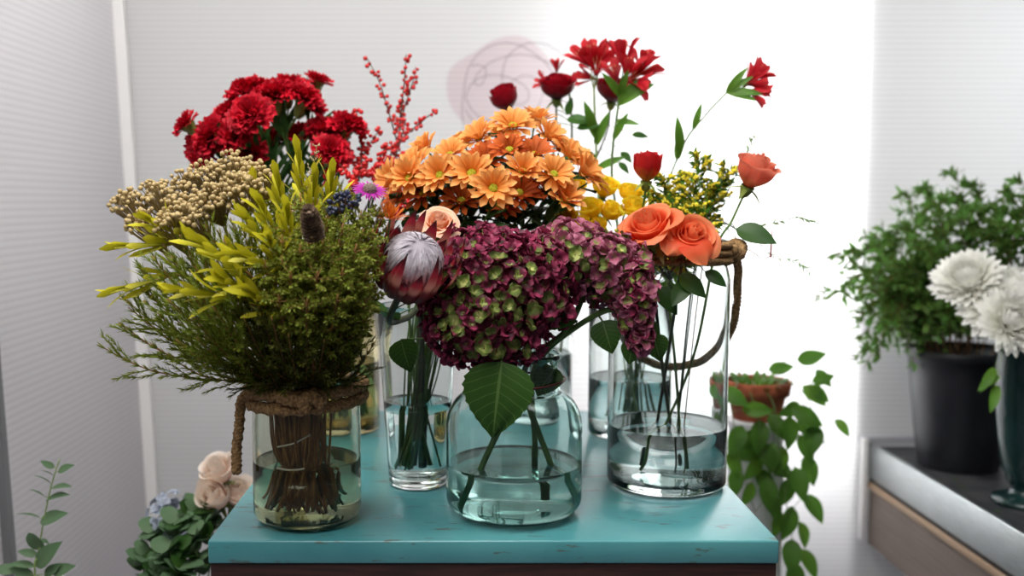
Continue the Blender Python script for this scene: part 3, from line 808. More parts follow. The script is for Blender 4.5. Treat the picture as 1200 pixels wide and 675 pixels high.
# ------------------------------------------------------------------ orange chrysanthemums
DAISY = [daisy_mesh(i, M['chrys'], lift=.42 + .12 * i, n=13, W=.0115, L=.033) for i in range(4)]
DAISY_D = daisy_mesh(9, M['chrys_shaded'], lift=.55, n=13, L=.032)
DISC = disc_mesh(M['chryscentre'])
SERR = leaf_mesh(M['leaf_dark'], .05, .026, .3, -.3, p_leaf, .15, 9, 10, ruf=.004)
G = 'orange daisy chrysanthemums in the tapered vase'
ch = [
 (601, 150, 1.45, (0, -.55, .75), 0, 'orange daisy at the very top of the dome, under the dark red bud'),
 (563, 164, 1.46, (-.45, -.45, .7), 0, 'orange daisy on the upper shoulder of the dome toward the berries, near the summit flower'),
 (640, 164, 1.46, (.45, -.45, .7), 0, 'orange daisy on the upper shoulder of the dome toward the alstroemeria'),
 (626, 148, 1.50, (.2, -.2, .9), 0, 'orange daisy peeping behind the summit flower, beneath the big dark red rose'),
 (528, 184, 1.44, (-.35, -.55, .7), 0, 'orange daisy above the broad green-eyed one, seen from its side'),
 (553, 205, 1.37, (-.1, -.85, .5), 0, 'broad open orange daisy with a clear green eye, facing out'),
 (517, 207, 1.39, (-.35, -.8, .4), 0, 'orange daisy with a yellow eye next to the broad green-eyed one'),
 (502, 178, 1.48, (-.5, -.3, .75), 0, 'orange daisy tilted up, next to the tip of the arching berry twig'),
 (488, 199, 1.43, (-.6, -.45, .6), 0, 'half turned orange daisy behind the edge of the dome near the berries'),
 (462, 212, 1.43, (-.75, -.5, .3), 0, 'orange daisy at the outermost edge of the dome beside the purple daisy'),
 (481, 210, 1.41, (-.3, -.7, .35), 0, 'orange daisy hanging between the edge flower and the yellow-eyed one'),
 (612, 203, 1.38, (.1, -.75, .6), 0, 'orange daisy in the middle row with a greenish centre, facing up'),
 (648, 206, 1.38, (.25, -.75, .6), 0, 'orange daisy in the middle row nearer the yellow blooms'),
 (578, 222, 1.34, (0, -.9, .4), 0, 'lowest fully open orange daisy at the front of the dome'),
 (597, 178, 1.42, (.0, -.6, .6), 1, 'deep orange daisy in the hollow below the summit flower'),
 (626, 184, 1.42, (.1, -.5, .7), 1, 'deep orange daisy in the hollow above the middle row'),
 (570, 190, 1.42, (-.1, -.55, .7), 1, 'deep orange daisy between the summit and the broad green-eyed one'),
 (664, 186, 1.44, (.5, -.4, .7), 0, 'orange daisy on the slope of the dome toward the red roses leaves'),
 (680, 204, 1.42, (.7, -.45, .5), 0, 'orange daisy at the end of the dome above the yellow blooms'),
 (660, 236, 1.38, (.3, -.6, .55), 0, 'orange daisy drooping low in front of the yellow blooms'),
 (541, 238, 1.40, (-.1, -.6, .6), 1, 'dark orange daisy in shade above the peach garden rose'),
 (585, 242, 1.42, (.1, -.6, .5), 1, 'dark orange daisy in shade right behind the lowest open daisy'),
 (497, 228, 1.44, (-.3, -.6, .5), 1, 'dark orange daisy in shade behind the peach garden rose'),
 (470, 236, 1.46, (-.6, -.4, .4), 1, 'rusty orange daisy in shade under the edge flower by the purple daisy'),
 (586, 160, 1.50, (-.2, -.1, .95), 0, 'orange daisy seen edge on behind the summit flower, berry side'),
 (545, 172, 1.50, (-.4, -.1, .9), 0, 'orange daisy seen edge on behind the upper shoulder flower'),
 (655, 178, 1.49, (.3, -.1, .9), 0, 'orange daisy seen edge on behind the shoulder flower toward the alstroemeria'),
 (672, 190, 1.48, (.5, -.2, .8), 0, 'orange daisy seen edge on behind the slope flower'),
 (692, 212, 1.45, (.8, -.2, .6), 0, 'orange daisy sticking out last at the yellow bloom end of the dome'),
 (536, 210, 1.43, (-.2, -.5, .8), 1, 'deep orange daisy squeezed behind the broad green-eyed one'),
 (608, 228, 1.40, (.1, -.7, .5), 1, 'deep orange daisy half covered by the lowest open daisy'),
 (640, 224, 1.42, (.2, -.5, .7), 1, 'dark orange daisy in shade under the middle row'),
]
for i, (px, py, Y, d, deep, lab) in enumerate(ch):
    h = P(px, py, Y); d = Vector(d).normalized()
    path = stem_path('taper', h - d * .002, d, tail=.045, spread=.9)
    root = thing('chrysanthemum', lab, 'flower', path[0], G)
    stem_part(root, path, .0012 if i % 5 else .0026, .0013)
    s = U(.92, 1.06); ro = U(0, 6)
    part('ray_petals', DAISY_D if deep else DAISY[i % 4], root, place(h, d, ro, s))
    part('flower_centre', DISC, root, place(h + d * .002, d, ro, s))
    for q in (path[-5], path[-7], path[-8], path[-9], path[-10], path[-11], path[-12]):
        leaf_at(SERR, root, q, Vector((U(-1, 1), U(-.8, .5), U(-.2, .5))), (0, -.3, 1), U(.6, 1.15))

# ------------------------------------------------------------------ roses
DKROSE = rose_mesh(5, M['darkrose'], .037, .046, 24, .5)
DKBUD = rose_mesh(6, M['darkrose'], .030, .046, 16, .35)
ROSELEAF = leaf_mesh(M['leaf'], .055, .026, .2, -.3, p_leaf, .2, 7, 9)
ROSELEAF_D = leaf_mesh(M['leaf_dark'], .06, .034, .15, -.3, p_leaf, .15, 7, 9)
def rose(label, px, py, Y, d, me, vk, s=1.0, leaves=(), group=None, mat='stem', r=.0022, lm=None, back=.02, via=None, name='rose'):
    h = P(px, py, Y); d = Vector(d).normalized()
    base = h - d * back * s
    if via:
        V = VASES[vk]; c = V['c']
        v0 = P(*via[0])
        foot = Vector((c.x, c.y, c.z + V['bt'] + .008)) - (Vector((v0.x - c.x, v0.y - c.y, 0)) * .8)
        path = catmull([foot] + [P(*q) for q in via] + [base - d * .04, base - d * .012], 7)
    else:
        path = stem_path(vk, base - d * .012, d, tail=.06)
    root = thing(name, label, 'flower', path[0], group)
    stem_part(root, path, r, mat=M[mat])
    part('petals', me, root, place(base, d, U(0, 6), s))
    part('sepals', SEP, root, place(base, d, U(0, 6), s))
    for lx, ly, dx, dy, dz, ls in leaves:
        q = P(lx, ly, Y)
        near = min(path, key=lambda p: (p - q).length)
        dd = Vector((dx, dy, dz)).normalized()
        mb = MB(); tube(mb, catmull([near, near.lerp(q, .5) + Vector((0, 0, .002)), q], 4), .0009, .0007, 5)
        part('leaf_stalk', mb.mesh('leaf_stalk', M[mat], org(root)), root)
        leaf_at(lm or ROSELEAF, root, q, dd, (-.1, -.8, .55), ls)
    return root
rose('dark red rose bud peeping over the top of the orange daisies', 592, 116, 1.80, (-.25, -.35, .85), DKBUD, 'rear', 1.05)
rose('big open dark red rose before the pink emblem, beneath a small red floret', 653, 103, 1.80, (.0, -.4, .9), DKROSE, 'rear', 1.0,
     leaves=[(664, 140, .9, -.3, -.1, .9), (676, 150, .8, -.4, .1, .8), (665, 135, .2, -.2, .9, .6)])
rose('dark red rose in shade behind the alstroemeria heads', 719, 107, 1.84, (.1, -.35, .8), DKROSE, 'rear', 1.0, leaves=[(740, 158, .95, -.1, -.1, .6), (728, 178, .4, -.5, -.5, .6), (725, 190, .5, -.3, -.6, .55)], mat='stem_dark')
ORR = [rose_mesh(11, M['orange_rose'], .030, .040, 20, .95, .09), rose_mesh(12, M['orange_rose'], .030, .042, 20, .8, .09)]
rose('orange rose lying on the rope rim, next to the yellow blooms', 760, 266, 1.37, (-.42, -.48, .76), ORR[0], 'tall', 1.28, mat='stem_dark', r=.0027, lm=ROSELEAF_D, leaves=[(748, 318, -.5, -.4, -.7, .8), (770, 336, .5, -.3, -.7, .8), (762, 372, -.2, -.3, -.9, .9)])
rose('orange rose drooping over the rope rim with a folded outer petal', 811, 278, 1.36, (.16, -.74, .58), ORR[1], 'tall', 1.06, mat='stem_dark', r=.0027, lm=ROSELEAF_D, leaves=[(796, 322, .6, -.3, -.5, .8), (806, 330, -.5, -.4, -.6, .75), (826, 318, .6, -.2, -.4, .6)])
rose('red rose with yellow petal bases standing above the orange roses', 759, 195, 1.50, (.05, -.15, .95), rose_mesh(13, M['redorange_rose'], .0265, .046, 15, .3), 'tall', 1.0, back=.022)
rose('pale coral rose on a bent stem leaning out toward the window light', 884, 202, 1.46, (.28, -.35, .85), rose_mesh(14, M['coral_rose'], .029, .046, 17, .55, .10), 'tall', 1.12,
     via=[(812, 420, 1.47), (838, 296, 1.45), (856, 262, 1.46)], leaves=[(862, 268, .9, -.5, -.3, 1.05)], lm=ROSELEAF_D)
PEACH = rose_mesh(15, M['peach'], .030, .030, 26, 1.0, .12)
rose('peach garden rose between the protea and the orange daisies', 515, 258, 1.30, (.1, -.7, .7), PEACH, 'taper', .80)

# folded outer petals on the drooping orange rose
orr = [o for o in COL.objects if o.name.startswith('rose') and 'folded outer petal' in str(o.get('label', ''))][0]
OP = MB(); petal(OP, .044, .050, .5, -.75, p_round, cup=-.12, nu=9, nv=9, ruf=.004, rufn=1.5, fold=.12)
OPM = OP.mesh('outer_petal', M['orange_rose'])
for px, py, Y, dv, up, s in [(806, 282, 1.345, (.45, -.45, -.55), (.2, -.8, .5), 1.0), (795, 278, 1.35, (-.45, -.5, -.5), (-.2, -.8, .5), .8)]:
    leaf_at(OPM, orr, P(px, py, Y), dv, up, s, 'outer_petal')
# ------------------------------------------------------------------ yellow blooms
YB = [rose_mesh(21, M['yellow'], .022, .034, 20, .35, .10), rose_mesh(22, M['yellow'], .025, .034, 24, .55, .12)]
G = 'yellow blooms behind the hydrangea'
for i, (px, py, Y, d, k, s, lab) in enumerate([
 (708, 222, 1.58, (.1, -.4, .9), 1, 1.0, 'tallest yellow bloom, round and bright between the orange daisies and the red rose'),
 (691, 248, 1.56, (-.1, -.5, .6), 0, 1.0, 'yellow bud hanging under the tallest yellow bloom'),
 (700, 268, 1.54, (.1, -.5, .7), 0, .8, 'small yellow bloom low behind the mauve hydrangea head'),
 (662, 250, 1.52, (-.1, -.6, -.1), 1, 1.0, 'yellow bloom hanging below the drooping orange daisy'),
 (738, 229, 1.56, (.1, -.5, .8), 1, .85, 'ruffled yellow bloom beside the red and yellow rose'),
 (743, 246, 1.52, (.0, -.6, .7), 1, .85, 'ruffled yellow bloom just above the first orange rose'),
 (672, 218, 1.56, (.2, -.5, .6), 0, .9, 'yellow bud tucked against the end of the orange daisies'),
 (714, 250, 1.56, (.2, -.5, .5), 0, .9, 'yellow bud between the hanging bud and the ruffled yellow blooms'),
 (680, 264, 1.54, (0, -.5, .5), 0, .7, 'tiny yellow bud half hidden by the crest of the hydrangea'),
]):
    h = P(px, py, Y); d = Vector(d).normalized(); base = h - d * .012 * s
    path = stem_path('back', base - d * .01, d, tail=.04)
    root = thing('yellow_flower', lab, 'flower', path[0], G)
    stem_part(root, path, .0018)
    part('petals', YB[k], root, place(base, d, U(0, 6), s))
    part('sepals', SEP, root, place(base, d, U(0, 6), .6))

# ------------------------------------------------------------------ goldenrod
def sprig_leaves(mb, path, n, L, W, g, mat=0, out=.9, start=.1, end=1.0, a_up=.6, prof=p_lance):
    fr = frames(path)
    for i in range(n):
        t = start + (end - start) * (i + g.random()) / n
        p, tg, a, b = fr[min(len(fr) - 1, int(t * (len(fr) - 1)))]
        an = g.uniform(0, 2 * PI)
        d = (a * math.cos(an) + b * math.sin(an)) * out + tg * a_up
        d.normalize()
        z = tg.cross(d)
        z = d.cross(z) if z.length > 1e-4 else d.orthogonal()
        z.normalize()
        if z.dot(tg) < 0: z = -z
        y = z.cross(d)
        R = Matrix((d, y, z)).transposed().to_4x4(); R.translation = p
        petal(mb, L * g.uniform(.7, 1.15), W * g.uniform(.8, 1.15), g.uniform(0, .3), g.uniform(-.4, .1), prof, nu=3, nv=4, mtx=R, mat=mat, fold=.2)
def goldenrod(label, px, py, Y, ex, ey, seed, dens=1.0):
    g = random.Random(seed)
    h = P(px, py, Y); d = Vector((ex, -.2, ey)).normalized()
    path = stem_path('back', h, d, tail=.09)
    root = thing('goldenrod', label, 'flower', path[0], 'yellow goldenrod sprays')
    mb = MB(); tube(mb, path, .0016, .0008, 6)
    lf = MB(); bd = MB()
    up = path[-13:]
    for k in range(int(22 * dens)):
        t = .1 + .9 * k / (22 * dens)
        p = up[int(t * (len(up) - 1))]
        an = k * 2.4
        dd = (Vector((math.cos(an), math.sin(an) * .7, .55)) + d * .35).normalized()
        L = .062 * (1.15 - t) * g.uniform(.8, 1.3) + .008
        br = catmull([p, p + dd * L * .6 + Vector((0, 0, .002)), p + dd * L + Vector((0, 0, -.002))], 4)
        tube(mb, br, .0006, .0004, 4)
        sprig_leaves(lf, br, 11, .015, .0048, g)
        for q in br[2:]:
            for _ in range(g.choice([2, 3, 4])):
                ball(bd, q + Vector((g.uniform(-1, 1), g.uniform(-1, 1), g.uniform(0, 1.3))) * .0035, g.uniform(.0016, .0030), 1)
    sprig_leaves(lf, up, 34, .030, .006, g)
    part('stem', mb.mesh('stem', M['stem'], path[0]), root)
    part('foliage', lf.mesh('foliage', M['leaf_bright'], path[0]), root)
    part('blossoms', bd.mesh('blossoms', M['solid_y'], path[0]), root)
goldenrod('goldenrod spray right behind the red and yellow rose', 778, 205, 1.54, -.1, .9, 1)
goldenrod('goldenrod spray reaching highest under the leaning alstroemeria stem', 822, 182, 1.56, .15, .95, 2)
goldenrod('goldenrod spray beside the coral rose, pale and backlit', 856, 196, 1.58, .4, .85, 3)
goldenrod('dense goldenrod spray just above the second orange rose', 826, 240, 1.50, .25, .8, 4, 1.2)
goldenrod('dense goldenrod spray between the two orange roses and the red rose', 788, 236, 1.52, -.1, .8, 5, 1.2)
goldenrod('goldenrod spray farther back, green tipped, over the red rose side of the rim', 802, 204, 1.60, .05, .9, 7)
goldenrod('goldenrod spray farther back, between the coral rose and the dense lower spray', 842, 218, 1.60, .3, .85, 8)
goldenrod('goldenrod spray low behind the ruffled yellow blooms', 764, 228, 1.60, -.1, .85, 9)
goldenrod('small goldenrod spray low beside the bent stem of the coral rose', 838, 262, 1.46, .4, .6, 6)

# ------------------------------------------------------------------ alstroemeria
def alstro_floret(seed):
    g = random.Random(seed); mb = MB()
    sp = g.uniform(-.15, .2)
    for i in range(6):
        inner = i % 2
        petal(mb, .050 * g.uniform(.92, 1.05), .0215 if not inner else .0145, 1.25 - .1 * inner, .72 + sp + g.uniform(-.15, .15), p_spat, az=i * PI / 3 + g.uniform(-.15, .15), cup=.28, nu=5, nv=8, r0=.002)
    return mb.mesh('petals', M['alstro'])
ALS = [alstro_floret(i) for i in range(4)]
stm = MB()
for i in range(5):
    a = i * 2 * PI / 5
    tube(stm, catmull([Vector((.001 * math.cos(a), .001 * math.sin(a), .005)), Vector((.004 * math.cos(a), .004 * math.sin(a), .022)), Vector((.007 * math.cos(a), .007 * math.sin(a), .036))], 3), .0006, .0004, 4)
STAMEN = stm.mesh('stamens', solid('stamen', (214, 150, 110), 0.6))
ALSLEAF = leaf_mesh(M['leaf_bright'], .066, .017, .35, -.3, p_lance, .2, 5, 8)
def alstro(label, vk, joint, heads, via=None, leaves=(), r=.0026, pale=False):
    jx, jy, Y = joint
    j = P(jx, jy, Y)
    V = VASES[vk]; c = V['c']
    if via:
        v0 = P(*via[0]); foot = Vector((c.x, c.y, c.z + V['bt'] + .008)) - Vector((v0.x - c.x, v0.y - c.y, 0)) * .5
        path = catmull([foot] + [P(*q) for q in via] + [j], 8)
    else:
        path = stem_path(vk, j, (0, 0, 1), tail=.06)
    mt = M['stem_pale'] if pale else M['stem']
    root = thing('alstroemeria', label, 'flower', path[0], None)
    stem_part(root, path, r, r * .8, mat=mt)
    for k, (hx, hy, dY, dv, sc) in enumerate(heads):
        h = P(hx, hy, Y + dY)
        d = Vector(dv) if dv else (h - j).normalized() + Vector((0, -.15, .25))
        d.normalize()
        b = h - d * .030 * sc
        mb = MB(); tube(mb, catmull([j, j.lerp(b, .5) + Vector((0, 0, -.004)), b - d * .004, b + d * .002], 5), .0011, .0013, 6)
        pd = part('pedicel', mb.mesh('pedicel', mt, path[0]), root)
        f = part('floret', ALS[k % 4], root, place(b, d, U(0, 6), sc))
        part('stamens', STAMEN, f, None)
    for lx, ly, dx, dy, dz, ls in leaves:
        q = P(lx, ly, Y)
        near = min(path + [j], key=lambda p: (p - q).length)
        leaf_at(ALSLEAF, root, near, Vector((dx, dy, dz)), (-.1, -.9, .3), ls)
    return root
alstro('red alstroemeria with a broad head of florets standing tallest before the wall', 'back', (726, 112, 1.74),
       [(730, 55, .0, (-.05, -.2, .95), 1.1), (756, 64, .01, (.3, -.2, .9), 1.05), (764, 76, -.01, (.75, -.2, .5), 1.05), (757, 100, -.01, (.85, -.25, -.25), 1.0), (739, 72, -.02, (.2, -.5, .8), 1.0), (745, 88, -.02, (.55, -.6, .35), .9), (718, 80, .01, (-.3, -.4, .8), .95)],
       via=[(740, 420, 1.79), (722, 250, 1.76), (717, 190, 1.75)],
       leaves=[(724, 118, .9, -.4, .5, 1.1), (724, 112, -.6, -.5, .6, .9), (722, 120, .6, -.3, .75, .9), (722, 140, .75, -.5, -.15, .7), (724, 104, .2, -.6, .8, .8), (719, 165, .4, -.4, .8, .8)])
alstro('red alstroemeria on a pale stem just behind the tallest one, with paired leaves', 'back', (696, 106, 1.80),
       [(680, 62, .0, (-.6, -.25, .75), 1.0), (693, 55, .0, (-.2, -.3, .9), 1.05), (706, 60, .0, (.1, -.45, .85), 1.05), (700, 72, -.02, (-.05, -.75, .6), 1.1), (683, 90, .02, (-.7, -.1, .1), .8)],
       via=[(722, 420, 1.80), (703, 250, 1.81), (698, 160, 1.80)], pale=True,
       leaves=[(697, 160, -.35, -.4, .85, 1.1), (698, 165, .3, -.4, .85, 1.0), (700, 190, -.75, -.4, .3, 1.1), (701, 200, .7, -.4, .3, .9)])
alstro('small red alstroemeria showing two florets around the big dark red rose', 'rear', (666, 98, 1.84),
       [(653, 74, 0, (.05, -.2, .95), .55), (633, 94, 0, (-.8, -.3, .3), .6), (673, 92, 0, (.6, -.1, .2), .5)], via=[(655, 420, 1.9), (668, 250, 1.87), (670, 150, 1.85)])
alstro('red alstroemeria leaning far out toward the bright window panel', 'back', (852, 108, 1.70),
       [(893, 82, 0, (.75, -.25, .55), .95), (897, 96, -.01, (.9, -.3, .1), .95), (893, 112, -.01, (.8, -.25, -.35), .9), (886, 88, .01, (.6, -.2, .6), .9)],
       via=[(752, 430, 1.80), (775, 250, 1.76), (800, 172, 1.73), (826, 136, 1.71)],
       leaves=[(856, 106, .8, -.3, .5, .75), (856, 108, .95, -.4, -.1, .9), (858, 104, .6, -.3, .8, .8), (856, 110, .8, -.4, -.3, .8), (798, 180, -.15, -.3, .9, 1.0), (790, 190, .0, -.4, .9, .9), (812, 156, .2, -.3, .9, .7)], r=.0020)

# ------------------------------------------------------------------ hydrangeas
def hyd_floret(seed, mat, s=.0112):
    g = random.Random(seed); mb = MB()
    for i in range(4):
        petal(mb, s * g.uniform(.9, 1.1), s * g.uniform(1.0, 1.2), .75 + g.uniform(-.3, .3), .0 + g.uniform(-.8, .5), p_round, az=i * PI / 2 + g.uniform(-.12, .12), cup=g.uniform(.1, .6), nu=5, nv=6, r0=.0006,
              ruf=.0016, rufn=1.5, ph=g.uniform(0, 6))
    return mb.mesh('floret', mat)
HF = {k: [hyd_floret(i, M[k]) for i in range(5)] for k in ('hyd', 'hyd_mauve', 'hyd_green')}
HLEAF = leaf_mesh(M['leaf_veined'], .092, .084, .12, -.35, lambda v: max(.02, math.sin(PI * v ** .62) ** .85) * (1 + .04 * math.sin(v * 60)), .14, 11, 30, ruf=.004)
def hydrangea(label, lobes, stem_pts, mats, leaves=(), seed=0, nmax=98, rstem=.0042):
    """lobes: (px, py, Y, rx, ry, rz, n)"""
    g = random.Random(seed)
    path = catmull(stem_pts, 7)
    root = thing('hydrangea', label, 'flower', path[0], None)
    stem_part(root, path, rstem, rstem * .9, mat=M['stem'], knob=.12, n=9)
    o = org(root)
    spots = []
    for (px, py, Y, rx, ry, rz, n) in lobes:
        c = P(px, py, Y)
        for i in range(n):
            z = 1 - 2 * (i + .5) / n
            a = i * 2.39996
            s = math.sqrt(1 - z * z)
            v = Vector((s * math.cos(a), s * math.sin(a), z))
            k = g.uniform(.84, 1.06)
            p = c + Vector((v.x * rx, v.y * ry, v.z * rz)) * k
            spots.append((p, v, c))
    keep = []
    for p, v, c in spots:
        inside = False
        for (px, py, Y, rx, ry, rz, n) in lobes:
            cc = P(px, py, Y)
            if cc == c: continue
            q = p - cc
            if (q.x / rx) ** 2 + (q.y / ry) ** 2 + (q.z / rz) ** 2 < .72: inside = True
        if not inside: keep.append((p, v, c))
    core = []
    for (px, py, Y, rx, ry, rz, n) in lobes:
        c = P(px, py, Y)
        for i in range(int(n * .8)):
            z = 1 - 2 * (i + .5) / int(n * .8)
            a = i * 2.39996 + 1; s = math.sqrt(1 - z * z)
            v = Vector((s * math.cos(a), s * math.sin(a), z)); kk = g.uniform(.62, .80)
            core.append((c + Vector((v.x * rx, v.y * ry, v.z * rz)) * kk, v, c))
    keep.sort(key=lambda t: t[1].dot((CAM - t[0]).normalized()), reverse=True)
    rest = MB(); pm = MB()
    for i, (p, v, c) in enumerate(keep + core):
        d = (v + Vector((g.uniform(-1, 1), g.uniform(-1, 1), g.uniform(-1, 1))) * .62 + Vector((0, 0, .25))).normalized()
        low = .42 if v.z < -.2 else (.12 if v.z < .15 else 0)
        key = mats[0] if g.random() < mats[2] - low else mats[1]
        mw = place(p, d, g.uniform(0, 6), g.uniform(.8, 1.18))
        if i < nmax:
            part('floret', g.choice(HF[key]), root, mw)
        else:
            me = HF[key][0]
            vs = [mw @ q.co - o for q in me.vertices]
            uvs = [None] * len(vs)
            ul = me.uv_layers[0].data
            for lp in me.loops: uvs[lp.vertex_index] = tuple(ul[lp.index].uv)
            rest.add(vs, [tuple(f.vertices) for f in me.polygons], uvs)
        if i % 3 == 0:
            tube(pm, [p - o - d * .002, (p - o).lerp(c - o, .5), c - o + Vector((0, 0, -.02))], .0008, .0011, 4)
    if rest.v:
        r_ = part('florets', rest.mesh('florets', HF[mats[0]][0].materials[0]), root); r_['kind'] = 'stuff'
    part('flower_stalks', pm.mesh('flower_stalks', M['calyx']), root)
    for (lx, ly, lY, dx, dy, dz, ux, uy, uz, s) in leaves:
        q = P(lx, ly, lY)
        near = min(path, key=lambda p: (p - q).length)
        mb = MB(); tube(mb, catmull([near, near.lerp(q, .5), q], 4), .0016, .0013, 6)
        part('leaf_stalk', mb.mesh('leaf_stalk', M['stem'], o), root)
        leaf_at(HLEAF, root, q, Vector((dx, dy, dz)), (ux, uy, uz), s)
    return root
ca = VASES['aqua']['c']
def inaq(dx, dy, dz): return ca + Vector((dx, dy, dz))
hydrangea('big burgundy and green hydrangea head at the front, over a broad leaf',
          [(574, 334, 1.29, .092, .086, .074, 270), (556, 376, 1.27, .068, .066, .054, 150), (630, 334, 1.30, .052, .06, .064, 100), (592, 388, 1.275, .052, .055, .044, 90)],
          [inaq(-.062, -.02, .016), inaq(-.045, -.035, .07), inaq(.0, -.025, .18), P(580, 400, 1.29), P(578, 350, 1.29)],
          ('hyd', 'hyd_green', .66),
          leaves=[(588, 424, 1.225, -.12, -.12, -.95, -.1, -1, .15, 1.05), (628, 378, 1.30, .98, .1, .1, 0, -.5, .9, .62), (470, 398, 1.33, .2, -.2, -.7, -.3, -1, .2, .5)], seed=1)
hydrangea('mauve pink hydrangea head behind the burgundy one, reaching toward the rope vase',
          [(672, 300, 1.345, .070, .070, .042, 160), (712, 316, 1.335, .054, .06, .048, 120)],
          [inaq(.072, -.01, .018), inaq(.045, -.01, .08), inaq(.012, .0, .19), P(665, 385, 1.33), P(690, 330, 1.34)],
          ('hyd_mauve', 'hyd_green', .76), leaves=[(650, 430, 1.32, -.5, -.3, -.7, -.2, -1, .3, .5)], seed=2)
hydrangea('small drooping burgundy hydrangea head hanging in front of the tall rope vase',
          [(744, 346, 1.30, .024, .030, .046, 76), (750, 388, 1.30, .013, .018, .030, 34)],
          [inaq(.03, .03, .018), inaq(.03, .02, .09), inaq(.03, .012, .20), P(700, 368, 1.32), P(738, 366, 1.30)],
          ('hyd', 'hyd_mauve', .6), leaves=[(706, 376, 1.32, .25, -.3, -.9, -.2, -1, .2, .5), (742, 400, 1.31, -.2, -.2, -.9, -.2, -1, .2, .34), (766, 392, 1.32, .2, -.2, -.9, -.2, -1, .2, .4)], seed=3)

# ------------------------------------------------------------------ protea
def protea():
    h = P(486, 302, 1.215); d = Vector((.30, -.66, .69)).normalized()
    base = h - d * .055
    path = stem_path('taper', base - d * .012, d, tail=.06, spread=.8)
    root = thing('protea', 'large protea with dark red bracts around a silky white dome', 'flower', path[0])
    stem_part(root, path, .0042, .0048, mat=M['stem_dark'], n=9)
    mw = place(base, d, .3)
    g = random.Random(4)
    # silky dome: many fine strands combed from the rim to the tip
    mb = MB()
    Rr = .037
    ball(mb, (0, 0, .048), (Rr * .93, Rr * .93, .031), 3)
    for k in range(300):
        a = g.uniform(0, 2 * PI); t0 = g.uniform(0, .5); t1 = t0 + g.uniform(.25, .5)
        rows = []
        for j in range(5):
            t = t0 + (t1 - t0) * j / 4
            th = t * PI / 2
            rr = Rr * math.cos(th) * 1.0; z = .046 + .036 * math.sin(th)
            w = .0012 * (1 - .75 * abs(j / 4 - .4)) / max(.25, math.cos(th))
            rr += .0012 + .0022 * (j / 4) * g.random()
            rows.append([(rr * math.cos(a + s * w / Rr), rr * math.sin(a + s * w / Rr), z + (.0006 if s == 0 else 0)) for s in (-1, 0, 1)])
        mb.grid(rows)
    lathe(mb, [(.012, .0), (.026, .01), (Rr, .03), (Rr * .98, .05)], 24)
    part('silky_dome', mb.mesh('silky_dome', M['silk']), root, mw, 'white silky dome')
    spec = [(9, .016, -.002, .030, .024, 1.15, 1.5, 'bract_low'), (10, .026, .004, .040, .026, 1.2, 1.6, 'bract_low'), (10, .035, .008, .056, .027, 1.2, 1.55, 'bract'), (10, .040, .012, .074, .023, 1.15, 1.85, 'bract'), (9, .044, .018, .088, .016, 1.08, 1.95, 'bract')]
    for ri, (n, r0, z0, L, W, a0, a1, mk) in enumerate(spec):
        for i in range(n):
            mb = MB()
            az = 2 * PI * (i + .5 * (ri % 2)) / n + g.uniform(-.1, .1)
            petal(mb, L * g.uniform(.9, 1.08), W * g.uniform(.9, 1.1), a0 + g.uniform(-.06, .05), a1 + g.uniform(-.25, .1), lambda v: max(.05, (.75 + .5 * v - 1.22 * v ** 2.2)), az=az, cup=.45, nu=5, nv=9, r0=r0, z0=z0)
            part('bract', mb.mesh('bract', M[mk]), root, mw)
    mb = MB(); lathe(mb, [(.005, -.014), (.014, -.008), (.026, .004), (.034, .018), (.034, .03)], 24)
    part('base', mb.mesh('base', M['bract_low']), root, mw)
    lm = leaf_mesh(M['leaf_dark'], .06, .016, .4, -.2, p_lance, .2, 5, 8)
    for k in range(6):
        leaf_at(lm, root, path[-5 - k], Vector((math.cos(k * 2.2), math.sin(k * 2.2) - .3, .4)), (0, 0, 1), .8)
protea()

# ------------------------------------------------------------------ the dense mixed bunch in the rope jar
JC = VASES['jar']['c']
def jar_path(px, py, Y, d=None, tail=.07):
    h = P(px, py, Y)
    if d is None:
        d = h - (JC + Vector((0, 0, .10)))
    d = Vector(d).normalized()
    return h, d, stem_path('jar', h, d, spread=.85, tail=tail, jit=.008)
# tan bobble sprays
bm_ = MB(); ball(bm_, (0, 0, 0), .0030, 2); BOB = bm_.mesh('bobble', M['tan'])
def brunia(label, px, py, Y, n=38, spread=.024, seed=0, d=None):
    g = random.Random(seed)
    h, d, path = jar_path(px, py, Y, d)
    root = thing('brunia_spray', label, 'flower', path[0], 'tan bobble sprays')
    mb = MB(); tube(mb, path[:-3], .0013, .001, 6)
    start = path[-5]
    rot = aim(d)
    for i in range(n):
        a = i * 2.39996; rr = spread * math.sqrt((i + .5) / n)
        q = h + rot @ Vector((rr * math.cos(a), rr * math.sin(a), .012 - rr * rr * 20 + g.uniform(-.013, .005)))
        mid = start.lerp(q, .6) + rot @ Vector((0, 0, -.003))
        tube(mb, catmull([start, mid, q], 3), .0006, .0005, 4, cap=False)
        part('bobble', BOB, root, Matrix.Translation(q) @ Matrix.Scale(g.uniform(.75, 1.15), 4))
    part('stem', mb.mesh('stem', M['tan_stem'], path[0]), root)
